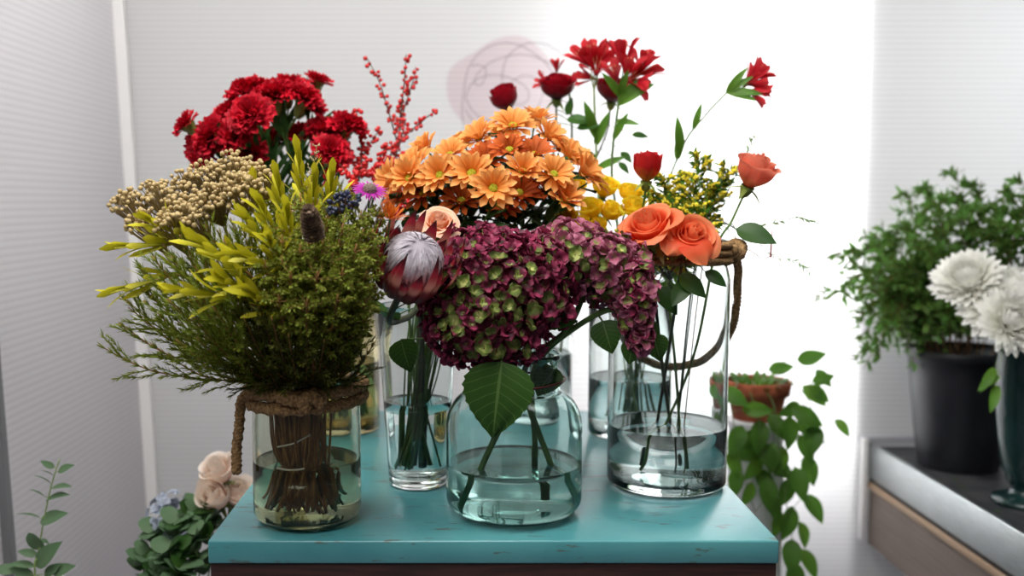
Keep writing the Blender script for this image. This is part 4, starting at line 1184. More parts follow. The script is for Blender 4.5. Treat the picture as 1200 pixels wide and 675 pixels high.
bru = [
 (148, 236, 1.27, 34, .020, 'tan bobble spray reaching farthest out beyond the corner post'),
 (166, 262, 1.24, 26, .018, 'tan bobble spray below the farthest one, above the yellow leaf tips'),
 (180, 226, 1.27, 32, .020, 'tan bobble spray second from the outer end of the row'),
 (206, 242, 1.22, 34, .022, 'tan bobble spray low on the outer side, over the green needles'),
 (214, 214, 1.27, 36, .024, 'tan bobble spray at the step where the bunch rises to its crest'),
 (240, 200, 1.28, 44, .026, 'tan bobble spray on the crest, under the lowest carnation'),
 (246, 226, 1.20, 44, .025, 'tan bobble spray in the middle of the bunch, facing out'),
 (270, 192, 1.27, 46, .027, 'tan bobble spray forming the highest point of the row'),
 (278, 216, 1.19, 48, .027, 'full tan bobble spray just under the highest one'),
 (298, 204, 1.23, 40, .024, 'tan bobble spray bordering the yellow leaf sprigs on the crest'),
 (228, 250, 1.18, 26, .018, 'small tan bobble spray hanging lowest in the row'),
 (196, 262, 1.20, 22, .016, 'small tan bobble spray shaded under the step of the bunch'),
]
for i, (px, py, Y, n, sp, lab) in enumerate(bru): brunia(lab, px, py, Y, min(96, int(n * 1.75)), sp * 1.18, 50 + i)

# lime yellow leaf sprigs
LIME = [leaf_mesh(M['lime'], .050, .0088, .45, -.15, p_spat, .15, 5, 7), leaf_mesh(M['lime'], .042, .0092, .3, .3, p_spat, .2, 5, 7)]
nub = MB(); ball(nub, (0, 0, 0), .0022, 2)
for i in range(8):
    petal(nub, .005, .0025, 1.2, .3, p_point, az=i * PI / 4, nu=3, nv=3)
NUB = nub.mesh('bud', solid('fuzzy bud', (206, 204, 170), .8))
def lime(label, px, py, Y, d, n=13, s=1.0, seed=0):
    g = random.Random(seed)
    h = P(px, py, Y); d = Vector(d).normalized()
    b = h - d * .016
    path = stem_path('jar', b, d, spread=.85, tail=.06, jit=.008)
    root = thing('leucadendron', label, 'foliage sprig', path[0], 'lime yellow leaf sprigs')
    stem_part(root, path, .0019, .0015, mat=M['jarstem'])
    fr = frames(path)
    for k in range(n):
        t = k / n
        i = len(path) - 1 - int(t * 6)
        p, tg, a, c = fr[i]
        an = k * 2.39996
        e = .20 + .75 * t
        dd = tg * math.cos(e) + (a * math.cos(an) + c * math.sin(an)) * math.sin(e)
        leaf_at(LIME[k % 2], root, p + dd * .002, dd, tg, s * g.uniform(.8, 1.12))
    lf = MB(); sprig_leaves(lf, path[14:-4], 26, .024, .0045, g, out=.6, a_up=.9)
    part('foliage', lf.mesh('foliage', M['needle'], path[0]), root)
    part('bud', NUB, root, place(b + d * .004, d), 'pale fuzzy bud')
lim = [
 (158, 286, 1.20, (-.85, -.35, .1), 'lime yellow leaf sprig at the outer side, under the tan bobbles, beside the corner post'),
 (150, 335, 1.20, (-.9, -.35, -.1), 'lime yellow leaf sprig lowest on the outer side, pointing straight out'),
 (186, 262, 1.20, (-.6, -.5, .5), 'lime yellow leaf sprig tucked between the tan bobble sprays'),
 (222, 340, 1.12, (-.8, -.5, .25), 'lime yellow leaf sprig standing out in the middle, lower of the two splayed ones'),
 (244, 288, 1.13, (-.6, -.5, .6), 'lime yellow leaf sprig splayed upward above the lower splayed one'),
 (262, 325, 1.11, (-.3, -.85, .4), 'small lime yellow leaf sprig with a pale bud, facing straight out'),
 (292, 300, 1.12, (-.7, -.6, .4), 'lime yellow leaf sprig beside the mossy sprigs, fingers spread outward'),
 (352, 196, 1.24, (-.05, -.2, .95), 'tallest lime yellow leaf sprig, upright in front of the carnations'),
 (328, 222, 1.20, (-.1, -.3, .9), 'lime yellow leaf sprig at the foot of the tallest one'),
 (312, 250, 1.16, (-.25, -.5, .8), 'lime yellow leaf sprig between the tan crest and the pine cone'),
 (338, 256, 1.15, (.0, -.5, .8), 'lime yellow leaf sprig just behind the pine cone'),
 (388, 219, 1.24, (.1, -.25, .95), 'short lime yellow leaf sprig beside the blue berries'),
 (318, 285, 1.13, (-.05, -.7, .7), 'lime yellow leaf sprig rising from the mossy sprigs under the pine cone'),
 (368, 222, 1.20, (.1, -.3, .9), 'lime yellow leaf sprig standing between the tallest one and the blue berries'),
 (296, 262, 1.15, (-.5, -.5, .7), 'lime yellow leaf sprig below the tan bobble crest, inner flank'),
 (300, 345, 1.12, (-.4, -.7, .5), 'lime yellow leaf sprig lowest in the middle, over the dark stems'),
 (300, 228, 1.22, (-.1, -.3, .95), 'lime yellow leaf sprig poking through the tan bobble crest'),
]
for i, (px, py, Y, d, lab) in enumerate(lim): lime(lab, px, py, Y, d, 15, U(1.0, 1.22), 80 + i)

# feathery needle sprigs
def needles(label, px, py, Y, n=190, L=.017, seed=0, d=None, mat='needle', start=.45, group='feathery green needle sprigs', W=.0014):
    g = random.Random(seed)
    h, dd, path = jar_path(px, py, Y, d)
    root = thing('needle_sprig', label, 'foliage sprig', path[0], group)
    mb = MB(); tube(mb, path, .0015, .0007, 6)
    part('stem', mb.mesh('stem', M['jarstem'], path[0]), root)
    lf = MB()
    sprig_leaves(lf, path, n, L, W, g, out=.45, start=start, end=1.0, a_up=1.0)
    # side shoots
    fr = frames(path)
    for k in range(7):
        p, tg, a, b = fr[int((.62 + .36 * k / 7) * (len(fr) - 1))]
        an = g.uniform(0, 6.28)
        dv = (tg + (a * math.cos(an) + b * math.sin(an)) * .55).normalized()
        sp = catmull([p, p + dv * .022, p + dv * .045 + Vector((0, 0, g.uniform(-.004, .006)))], 4)
        sprig_leaves(lf, sp, 34, L * .8, W, g, out=.45, a_up=1.0)
        tube(lf, sp, .0007, .0004, 4)
    part('needles', lf.mesh('needles', M[mat], path[0]), root)
same = 'feathery green needle sprig massed with others on the outer flank of the jar bunch'
feat = [
 (114, 404, 1.20, 'thin needle sprig reaching lowest and farthest out past the corner post'),
 (138, 378, 1.22, 'needle sprig pointing out just above the lowest thin one'),
 (176, 402, 1.20, 'needle sprig drooping under the outer flank before the corner post'),
 (206, 398, 1.16, 'needle sprig drooping closest to the rope knot side of the jar'),
]
for i, (px, py, Y, lab) in enumerate(feat): needles(lab, px, py, Y, 150, .014, 120 + i, start=.5)
for i, (px, py, Y) in enumerate([(140, 346, 1.24), (160, 310, 1.24), (178, 300, 1.17), (200, 300, 1.16), (186, 322, 1.15), (168, 352, 1.17), (196, 350, 1.14), (228, 312, 1.13), (210, 275, 1.19), (226, 372, 1.13), (250, 360, 1.11), (262, 280, 1.15), (240, 262, 1.17), (270, 255, 1.17), (285, 270, 1.15), (182, 372, 1.20), (230, 395, 1.15), (215, 290, 1.20), (235, 300, 1.18), (255, 270, 1.19), (275, 285, 1.17), (205, 330, 1.18), (250, 320, 1.15), (160, 330, 1.21), (225, 345, 1.15), (290, 250, 1.19), (270, 340, 1.13), (190, 285, 1.20), (150, 360, 1.22)]):
    needles(same, px, py, Y, 190, .017, 140 + i)
same2 = 'dark olive needle stem among the many rising from the mouth of the rope jar'
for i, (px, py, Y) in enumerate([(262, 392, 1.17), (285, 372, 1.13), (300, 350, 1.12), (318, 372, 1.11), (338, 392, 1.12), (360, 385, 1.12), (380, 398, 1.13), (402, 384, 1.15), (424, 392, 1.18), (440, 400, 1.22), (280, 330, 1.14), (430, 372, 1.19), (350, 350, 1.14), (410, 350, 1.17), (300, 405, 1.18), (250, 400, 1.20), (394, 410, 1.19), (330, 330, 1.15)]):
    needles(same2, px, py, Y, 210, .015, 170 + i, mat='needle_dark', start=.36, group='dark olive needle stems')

# mossy sprigs
def juniper(label, px, py, Y, seed=0, r=.020):
    g = random.Random(seed)
    h, d, path = jar_path(px, py, Y)
    root = thing('mossy_sprig', label, 'foliage sprig', path[0], 'mossy green sprigs')
    mb = MB(); tube(mb, path, .0018, .0008, 6)
    lf = MB()
    fr = frames(path)
    for k in range(36):
        p, tg, a, b = fr[int((.66 + .34 * (k + g.random()) / 36) * (len(fr) - 1))]
        an = k * 2.4
        dv = (tg * g.uniform(.3, 1.1) + (a * math.cos(an) + b * math.sin(an))).normalized()
        L = r * g.uniform(.5, 1.15)
        sp = [p, p + dv * L * .6, p + dv * L]
        tube(mb, sp, .0006, .0003, 4, cap=False)
        for q in range(24):
            t = .2 + .8 * q / 24
            c = p + dv * L * t
            e = Vector((g.uniform(-1, 1), g.uniform(-1, 1), g.uniform(-1, 1))).normalized()
            w = e.orthogonal().normalized() * .0017
            c2 = c + (e + dv * .7).normalized() * g.uniform(.004, .0075)
            m_ = c.lerp(c2, .55)
            lf.add([c, m_ + w, c2, m_ - w + e.cross(w) * .3], [(0, 1, 2, 3)], [(.5, 0), (1, .5), (.5, 1), (0, .5)])
    part('stem', mb.mesh('stem', M['jarstem'], path[0]), root)
    part('foliage', lf.mesh('foliage', M['juniper'], path[0]), root)
jun = [
 (340, 240, 1.18, 'mossy sprig at the foot of the upright yellow leaves'), (330, 275, 1.13, 'mossy sprig beside the pine cone on its outer side'),
 (352, 286, 1.11, 'mossy sprig directly under the pine cone'), (378, 282, 1.11, 'mossy sprig wrapped around the pine cone on the protea side'),
 (402, 262, 1.14, 'mossy sprig under the blue berries'), (424, 246, 1.17, 'mossy sprig under the purple daisy'),
 (438, 268, 1.16, 'mossy sprig beside the tall dark bracts of the protea'), (418, 286, 1.12, 'rounded mossy sprig standing out between pine cone and protea'),
 (310, 305, 1.12, 'mossy sprig farthest toward the splayed yellow leaves'), (340, 318, 1.10, 'mossy sprig in the middle of the bunch below the pine cone'),
 (372, 318, 1.10, 'mossy sprig in the middle of the bunch, protea side'), (402, 314, 1.11, 'mossy sprig low beside the base of the protea'),
 (430, 318, 1.14, 'mossy sprig in shade against the base of the protea'), (326, 345, 1.11, 'drooping mossy sprig over the dark stems, outer side'),
 (360, 350, 1.10, 'drooping mossy sprig over the dark stems in the middle'), (396, 345, 1.11, 'drooping mossy sprig over the dark stems, protea side'),
 (430, 350, 1.15, 'mossy sprig in deep shade under the protea'), (352, 226, 1.22, 'small mossy sprig between the yellow leaves and the plume'),

 (372, 232, 1.22, 'mossy sprig behind the pine cone reaching toward the plume'), (405, 222, 1.24, 'mossy sprig behind the blue berries, below the carnations'),
 (325, 232, 1.22, 'mossy sprig behind the upright yellow leaves, by the tan crest'), (446, 246, 1.20, 'mossy sprig around the orange pincushion flower'),
 (385, 246, 1.18, 'mossy sprig between pine cone and blue berries'),
]
for i, (px, py, Y, lab) in enumerate(jun): juniper(lab, px, py, Y, 210 + i, .024)
same3 = 'mossy sprig buried among the other mossy sprigs of the jar bunch'
for i, (px, py, Y) in enumerate([(360, 300, 1.12), (390, 296, 1.12), (412, 330, 1.13), (420, 302, 1.14), (322, 322, 1.12), (440, 296, 1.17), (398, 280, 1.14), (330, 300, 1.12), (440, 335, 1.18), (370, 300, 1.12), (338, 262, 1.16), (426, 268, 1.16), (362, 276, 1.14)]):
    juniper(same3, px, py, Y, 260 + i, .024)

# pine cone
def pine_cone():
    h = P(365, 262, 1.11); d = Vector((-.05, -.62, .78))
    path = stem_path('jar', h - Vector(d).normalized() * .02, d, tail=.05)
    root = thing('pine_cone', 'dark brown pine cone nestled among the mossy sprigs', 'cone', path[0])
    stem_part(root, path, .0016, mat=M['twig'])
    mw = place(h, d, 0, 1.12)
    mb = MB()
    ball(mb, (0, 0, 0), (.0075, .0075, .016), 2)
    part('core', mb.mesh('core', M['cone']), root, mw)
    mb = MB()
    for i in range(110):
        t = i / 110
        z = -.019 + .037 * t
        rr = .0115 * math.sqrt(max(.03, 1 - ((t - .36) / .66) ** 2))
        petal(mb, .0062, .0066, .15 + .9 * t, .1 + 1.0 * t, p_round, az=i * .62, cup=-.3, nu=5, nv=4, r0=rr * .55, z0=z)
    part('scales', mb.mesh('scales', M['cone']), root, mw)
pine_cone()
# blue berry cluster
def blue_berries():
    h = P(402, 238, 1.17); d = Vector((.1, -.5, .8))
    path = stem_path('jar', h - Vector(d).normalized() * .02, d, tail=.05)
    root = thing('blue_berry_cluster', 'cluster of dark blue berries beside the purple daisy', 'berries', path[0])
    stem_part(root, path, .0014, mat=M['twig'])
    g = random.Random(3)
    bm2 = MB(); ball(bm2, (0, 0, 0), (.0027, .0027, .0036), 2); me = bm2.mesh('berry', M['blueberry'])
    mb = MB()
    for i in range(64):
        v = Vector((g.gauss(0, 1), g.gauss(0, 1), g.gauss(0, 1))).normalized()
        p = h + Vector((v.x * .019, v.y * .012, v.z * .017)) * g.uniform(.6, 1.05) + Vector((.004 * v.z * 2, 0, 0))
        part('berry', me, root, place(p, v, 0, g.uniform(.8, 1.15)))
        tube(mb, [h - Vector((0, 0, .012)), p], .0005, .0004, 4, cap=False)
    part('stalks', mb.mesh('stalks', M['twig'], path[0]), root)
blue_berries()
# purple daisy
def purple_daisy():
    h = P(433, 224, 1.20); d = Vector((.15, -.45, .85)).normalized()
    path = stem_path('jar', h, d, tail=.05)
    root = thing('purple_daisy', 'purple daisy with thin petals and a grey brown disc', 'flower', path[0])
    stem_part(root, path, .0014)
    g = random.Random(2); mb = MB()
    for k in range(2):
        for i in range(22):
            petal(mb, .017 * g.uniform(.85, 1.1), .0036, .15 + .25 * k, -.25 + .2 * k, p_lance, az=2 * PI * (i + .5 * k) / 22 + g.uniform(-.06, .06), cup=.3, nu=3, nv=6, r0=.0045)
    part('ray_petals', mb.mesh('ray_petals', M['magenta']), root, place(h, d))
    part('flower_centre', disc_mesh(M['magenta_c'], .0085, .75, 50), root, place(h, d), 'grey brown domed disc')
purple_daisy()
# orange pincushion
def pincushion():
    h = P(459, 246, 1.20); d = Vector((.2, -.4, .9)).normalized()
    path = stem_path('jar', h - d * .012, d, tail=.05)
    root = thing('pincushion_flower', 'small orange pincushion flower between the purple daisy and the protea', 'flower', path[0])
    stem_part(root, path, .0016)
    g = random.Random(8); mb = MB()
    for i in range(60):
        e = g.uniform(.1, 1.4)
        petal(mb, g.uniform(.016, .023), .0022, e, e + g.uniform(-.1, .9), p_spat, az=i * 2.39996, nu=3, nv=6, cup=.4, r0=.002)
    part('petals', mb.mesh('petals', M['pincushion']), root, place(h - d * .012, d))
pincushion()
# dry plume
def plume():
    h = P(371, 172, 1.22); d = Vector((.15, -.15, .95)).normalized()
    path = stem_path('jar', h, d, tail=.06)
    root = thing('dry_plume', 'thin dry wheat coloured plume before the carnations', 'flower', path[0])
    mb = MB(); tube(mb, path, .0012, .0005, 5)
    g = random.Random(12); bd = MB()
    up = path[-9:]
    for k in range(20):
        p = up[min(len(up) - 1, int(k / 20 * len(up)))]
        dv = (Vector((g.uniform(-1, 1), g.uniform(-.6, .6), g.uniform(.3, .9)))).normalized(); L = g.uniform(.008, .019) * (1.1 - .6 * k / 20)
        tube(mb, [p, p + dv * L], .0004, .0003, 4, cap=False)
        for q in range(9):
            ball(bd, p + dv * L * (q + 1) / 9 + Vector((g.uniform(-1, 1), g.uniform(-1, 1), g.uniform(-1, 1))) * .001, g.uniform(.0006, .0011), 1)
    part('stem', mb.mesh('stem', M['tan_stem'], path[0]), root)
    part('blossoms', bd.mesh('blossoms', M['plume'], path[0]), root)
plume()

# ================================================================== steel counter with black bucket and glazed vase
SX, SZ = 1.056, TABLE_Z + .422 - .626
ctr = thing('counter', 'steel topped counter with a brown ribbed front along the bright wall', 'counter', (SX + .35, 1.95, 0))
o_ = Vector(ctr.location)
Y0, Y1, X1 = 1.2, 2.57, 1.75
mb = MB(); box(mb, (SX + .012, Y0 + .01, SZ - .03), (X1, Y1, SZ - .012), 0)
part('top_sheet', mb.mesh('top_sheet', M['steel_dark'], o_, False), ctr, label='dark worn steel top')
mb = MB(); box(mb, (SX, Y0, SZ - .092), (SX + .012, Y1, SZ), 0, .003)
part('steel_lip', mb.mesh('steel_lip', M['steel'], o_), ctr, label='bright steel lip')
mb = MB(); box(mb, (SX + .006, Y0, SZ - .104), (SX + .03, Y1, SZ - .0925), 0)
part('gasket', mb.mesh('gasket', M['rubber'], o_, False), ctr)
mb = MB(); box(mb, (SX - .001, Y0, SZ - .120), (SX + .03, Y1, SZ - .1045), 0, .002)
part('edging_strip', mb.mesh('edging_strip', M['brass'], o_), ctr, label='tan edging strip')
mb = MB(); box(mb, (SX + .008, Y0 + .01, SZ - .272), (X1 - .01, Y1 - .002, SZ - .1205), 0)
part('front_panel', mb.mesh('front_panel', M['brownpanel'], o_, False), ctr, label='brown ribbed panel')
mb = MB(); box(mb, (SX - .016, Y1 - .012, SZ - .262), (SX - .0015, Y1 + .012, SZ + .010), 0, .003)
part('corner_strip', mb.mesh('corner_strip', M['alu'], o_), ctr, label='white upright corner strip')
mb = MB(); box(mb, (SX - .016, Y1 + .0125, SZ - .004), (X1, Y1 + .026, SZ + .012), 0, .003)
part('back_rail', mb.mesh('back_rail', M['alu_dim'], o_), ctr)
for x in (SX + .3, X1 - .06):
    for y in (Y0 + .08, Y1 - .12):
        mb = MB(); box(mb, (x, y, 0), (x + .04, y + .04, SZ - .2725), 0, .002)
        part('leg', mb.mesh('leg', M['alu_grey'], o_), ctr)

def shell(outer, th, n=48):
    H = outer[-1][1]; rt = outer[-1][0]
    inn = [(max(.0001, r - th), z) for r, z in outer if z > th * 1.5]
    return outer + [(rt - th * .5, H + th * .3)] + inn[::-1] + [(.0001, th)]
TOP = SZ - .0118
bc = onz(1122, 545, SZ - .012); bc.z = TOP
bk = thing('flower_bucket', 'black plastic bucket full of leafy branches on the counter', 'bucket', bc)
mb = MB(); lathe(mb, shell([(.0001, 0), (.088, 0), (.092, .004), (.103, .10), (.116, .22), (.121, .265), (.126, .267), (.126, .285), (.123, .288)], .003))
part('bucket_body', mb.mesh('bucket_body', M['bucket']), bk)
mb = MB(); lathe(mb, [(.0001, .02), (.095, .02)]); mb2 = MB(); lathe(mb2, [(.0001, .0035), (.088, .0035), (.098, .12), (.0001, .12)], 40)
part('water', mb2.mesh('water', M['water']), bk, label='water inside')

BUSHL_ = leaf_mesh(M['bush'], .024, .0085, .3, -.3, p_leaf, .2, 3, 5)
def bush_stem(label, px, py, Y, seed, n=11, group='leafy branches in the black bucket', root_xy=None, sag=0.0, ll=.028, W=.0105, foot=None, mat='bush', nl=None):
    g = random.Random(seed)
    tip = P(px, py, Y)
    c = bc
    ft = c + Vector((g.uniform(-.05, .05), g.uniform(-.05, .05), .125))
    dn = Vector((tip.x - c.x, tip.y - c.y, 0))
    l = dn.length; dn = dn / l if l > 1e-4 else Vector((1, 0, 0))
    rimp = c + dn * min(.105, l * .6) + Vector((0, 0, .295))
    mid = rimp.lerp(tip, .5) + Vector((0, 0, .05 + .25 * max(0, l - .1)))
    path = catmull([ft, rimp, mid, tip], 8)
    root = thing('leafy_branch', label, 'branch', ft, group)
    mb = MB(); tube(mb, path, .0018, .0006, 5)
    lf = MB(); fr = frames(path)
    for k in range(n):
        t = .38 + .60 * k / n
        p, tg, a, b = fr[int(t * (len(fr) - 1))]
        an = k * 2.4 + g.random()
        dv = (tg * .9 + (a * math.cos(an) + b * math.sin(an)) * .85).normalized()
        L = .085 * (1.2 - .7 * (t - .38) / .6) * g.uniform(.7, 1.2)
        sp = catmull([p, p + dv * L * .5 + Vector((0, 0, .004)), p + dv * L + Vector((0, 0, -.012))], 5)
        tube(mb, sp, .0007, .0004, 4, cap=False)
        sprig_leaves(lf, sp, 14, ll, W, g, out=.85, start=.1, end=1.0, a_up=.75, prof=p_leaf)
    sprig_leaves(lf, path[int(len(path) * .4):], 26, ll, W, g, out=.85, a_up=.75, prof=p_leaf)
    part('stem', mb.mesh('stem', M['twig'], ft), root)
    part('foliage', lf.mesh('foliage', M[mat], ft), root)
named = [
 (968, 352, 2.26, 'leafy branch reaching farthest toward the bright window panel'),
 (1012, 432, 2.18, 'leafy branch drooping below the bucket rim beside the window panel'),
 (985, 300, 2.30, 'leafy branch just above the one reaching farthest to the window panel'),
 (1062, 222, 2.34, 'thin leafy branch rising at the window side shoulder of the bush'),
 (1122, 195, 2.36, 'leafy branch forming the highest tip of the bush'),
 (1180, 215, 2.36, 'leafy branch rising high above the white chrysanthemums'),
]
for i, (px, py, Y, lab) in enumerate(named): bush_stem(lab, px, py, Y, 300 + i, 12)
lab = 'leafy branch inside the dense bush standing in the black bucket'
g0 = random.Random(77)
for i, (px, py) in enumerate([(1000, 340), (1010, 370), (1005, 400), (1030, 300), (1040, 330), (1035, 360), (1040, 395), (1060, 265), (1075, 290), (1070, 320), (1075, 350), (1070, 385), (1095, 235), (1100, 265), (1105, 300), (1100, 330), (1105, 365), (1130, 225), (1135, 255), (1140, 285), (1150, 240), (1165, 265), (1175, 240), (1195, 270), (1150, 310), (1120, 345), (1140, 370), (1200, 235), (1210, 300), (1090, 395), (1115, 390), (1060, 410), (1160, 345), (1025, 275), (1090, 215), (1150, 212), (1210, 215)]):
    bush_stem(lab, px, py, 2.18 + g0.uniform(0, .2), 330 + i, 10)

gc = onz(1203, 590, SZ - .012); gc.z = TOP
gv = thing('footed_vase', 'tall dark green glazed vase with a round foot holding white chrysanthemums', 'vase', gc)
mb = MB(); lathe(mb, shell([(.0001, 0), (.066, 0), (.070, .004), (.068, .012), (.052, .018), (.036, .026), (.032, .034), (.040, .046), (.052, .08), (.062, .14), (.069, .20), (.072, .27), (.072, .32), (.075, .325), (.075, .331)], .004))
part('vase_body', mb.mesh('vase_body', M['greenglaze']), gv)

def mum_mesh(seed, R=.056):
    g = random.Random(seed); mb = MB()
    n = 230
    for i in range(n):
        t = i / n
        e = math.radians(86 - 100 * t + g.uniform(-6, 6))
        petal(mb, R * (.62 + .45 * t) * g.uniform(.9, 1.1), R * .30, e - .15, e + 1.15 - .75 * t, p_spat, az=i * 2.39996, cup=.55, nu=3, nv=6, r0=R * .30 * t ** .5)
    ball(mb, (0, 0, R * .12), R * .16, 2)
    return mb.mesh('petals', M['white_petal'])
MUM = [mum_mesh(1), mum_mesh(2)]
for i, (px, py, Y, d, s, lab) in enumerate([
 (1130, 318, 2.02, (-.5, -.5, .65), 1.0, 'white pompom chrysanthemum set apart, leaning into the bush'),
 (1166, 350, 1.98, (-.3, -.75, .5), 1.0, 'white pompom chrysanthemum in the middle between two others'),
 (1192, 372, 1.92, (.0, -.85, .4), .95, 'white pompom chrysanthemum resting lowest over the green vase'),
 (1205, 326, 2.06, (.3, -.4, .8), .9, 'white pompom chrysanthemum mostly cut off by the frame edge'),
]):
    h = P(px, py, Y); d = Vector(d).normalized(); b = h - d * .028
    ft = gc + Vector((U(-.02, .02), U(-.02, .02), .06))
    path = catmull([ft, gc + Vector(((h.x - gc.x) * .25, (h.y - gc.y) * .25, .335)), b - d * .03, b], 8)
    root = thing('white_chrysanthemum', lab, 'flower', ft, 'white chrysanthemums in the green vase')
    stem_part(root, path, .003)
    part('petals', MUM[i % 2], root, place(b, d, U(0, 6), s))
    part('calyx', CAL, root, place(b + d * .006, d, 0, 1.5))
    if i == 0:
        lmx = leaf_mesh(M['leaf_bright'], .07, .022, .3, -.4, p_lance, .2, 5, 8)
        for k, (lx, ly, dv) in enumerate([(1166, 432, (-.6, -.4, -.6)), (1170, 440, (-.8, -.4, -.35)), (1168, 452, (-.4, -.5, -.7))]):
            q = P(lx, ly, 1.95)
            mbx = MB(); tube(mbx, catmull([path[10], path[10].lerp(q, .5), q], 4), .001, .0008, 5)
            part('leaf_stalk', mbx.mesh('leaf_stalk', M['stem'], ft), root)
            leaf_at(lmx, root, q, dv, (0, -.6, .8), .9)
# fallen leaf scraps on the counter
SCR = leaf_mesh(M['leaf_bright'], .016, .007, .1, -.1, p_leaf, .2, 3, 5)
for px, py, lab in [(1065, 548, 'fallen leaf scrap on the counter near its back corner'), (1118, 560, 'fallen leaf scrap on the counter right before the black bucket'), (1130, 570, 'fallen leaf scrap on the counter between bucket and green vase'), (1171, 600, 'fallen leaf scrap on the counter touching the foot of the green vase')]:
    q = onz(px, py, TOP + .001); q.z = TOP + .0012
    o = mono('leaf_scrap', SCR, lab, 'leaf', q, 'fallen leaves on the counter'); o.rotation_euler = (0, 0, U(0, 6))

# ================================================================== trailing plant on its pedestal
PY = 2.22
pb_ = P(886, 490, PY)
ped = thing('pedestal', 'round white pedestal under the terracotta pot', 'stand', (pb_.x, PY, 0))
mb = MB(); lathe(mb, [(.0001, 0), (.085, 0), (.085, .01), (.068, .012), (.060, pb_.z - .03), (.064, pb_.z - .012), (.066, pb_.z - .0025), (.064, pb_.z - .001), (.0001, pb_.z - .001)], 48)
part('column', mb.mesh('column', M['white_paint']), ped)
pot = thing('trailing_plant_pot', 'terracotta pot with trailing green vines on the white pedestal', 'potted plant', (pb_.x, PY, pb_.z))
mb = MB(); lathe(mb, shell([(.0001, 0), (.050, 0), (.053, .003), (.064, .055), (.072, .056), (.076, .084), (.074, .087)], .005))
part('pot', mb.mesh('pot', M['terracotta']), pot)
mb = MB(); lathe(mb, [(.0001, .070), (.03, .074), (.068, .070)], 32)
part('soil', mb.mesh('soil', M['soil']), pot)
VL = [leaf_mesh(M['vine_leaf'], .070, .037, .25, -.35, p_leaf, .18, 7, 9), leaf_mesh(M['leaf_bright'], .066, .034, .2, -.3, p_leaf, .2, 7, 9)]
VS = leaf_mesh(M['leaf_bright'], .026, .011, .4, -.4, p_leaf, .2, 5, 6)
def vine(pts, leaves, Y=2.12):
    path = catmull([P(a, b, Y + c) for a, b, c in pts], 8)
    stem_part(pot, path, .0013, .0009, name='vine')
    for (px, py, ang, s, k) in leaves:
        q = P(px, py, Y + U(-.02, .02))
        near = min(path, key=lambda p: (p - q).length)
        a = math.radians(ang)
        d = Vector((math.cos(a), -.35 + U(-.2, .1), math.sin(a))).normalized()
        st = q - d * .022 * s
        mb = MB(); tube(mb, [near, near.lerp(st, .5), st], .0008, .0007, 4, cap=False)
        part('leaf_stalk', mb.mesh('leaf_stalk', M['stem'], org(pot)), pot)
        leaf_at(VL[k], pot, st, d, (U(-.4, .4), -1, .25), s)
vine([(880, 447, .10), (905, 470, .0), (912, 520, -.02), (920, 580, -.02), (930, 640, 0), (938, 690, 0)],
     [(908, 495, -60, 1.0, 0), (925, 500, -95, 1.1, 0), (915, 535, -110, 1.05, 1), (935, 560, -80, 1.1, 0), (922, 572, -120, 1.0, 0), (942, 520, -70, 1.0, 0), (950, 590, -60, 1.05, 0), (925, 606, -110, 1.15, 0), (940, 622, -80, .9, 1), (928, 645, -100, 1.15, 0), (945, 655, -65, 1.1, 1), (932, 672, -95, 1.1, 0), (905, 530, -100, 1.0, 0), (912, 610, -110, .9, 1), (948, 545, -80, 1.0, 0)])
vine([(895, 445, .08), (925, 448, 0), (948, 470, 0), (955, 505, 0), (968, 520, 0)],
     [(950, 460, -40, 1.0, 1), (940, 485, -30, 1.05, 0), (945, 498, -50, 1.1, 0), (930, 478, 200, .9, 0), (955, 510, -110, 1.05, 0), (985, 498, -55, .7, 1), (960, 445, 20, .7, 0)])
vine([(890, 440, .08), (915, 425, .02), (938, 420, 0), (955, 430, 0), (965, 440, 0)],
     [(945, 420, 20, .9, 0), (962, 440, -50, .7, 0), (910, 432, 10, .8, 0), (955, 458, -40, .8, 0)])
vine([(865, 447, .06), (858, 470, -.02), (862, 510, -.02), (872, 560, -.02), (885, 600, -.02)],
     [(855, 462, -30, 1.0, 0), (865, 510, -120, 1.1, 0), (882, 480, 0, 1.0, 1), (858, 540, -70, 1.0, 1), (880, 530, 190, 1.0, 0), (862, 560, -100, .95, 0), (894, 560, -60, 1.0, 0), (905, 590, -80, 1.0, 0), (878, 575, -120, .9, 1)])
vine([(875, 447, .06), (888, 490, -.02), (893, 530, -.02), (905, 560, -.02), (915, 600, -.02)],
     [(890, 505, -100, 1.1, 0), (898, 530, -70, 1.0, 0), (885, 545, -130, 1.0, 1), (900, 572, -90, 1.1, 0), (910, 545, -40, 1.0, 0), (880, 515, 180, 1.1, 0)])
g0 = random.Random(5)
for k in range(70):
    a = g0.uniform(0, 2 * PI); rr = .066 * math.sqrt(g0.random())
    p = Vector((pb_.x + rr * math.cos(a), PY + rr * math.sin(a), pb_.z + .072))
    leaf_at(VS, pot, p, (math.cos(a) * .8, math.sin(a) * .8, g0.uniform(.4, 1.4)), (0, 0, 1), g0.uniform(.8, 1.4))

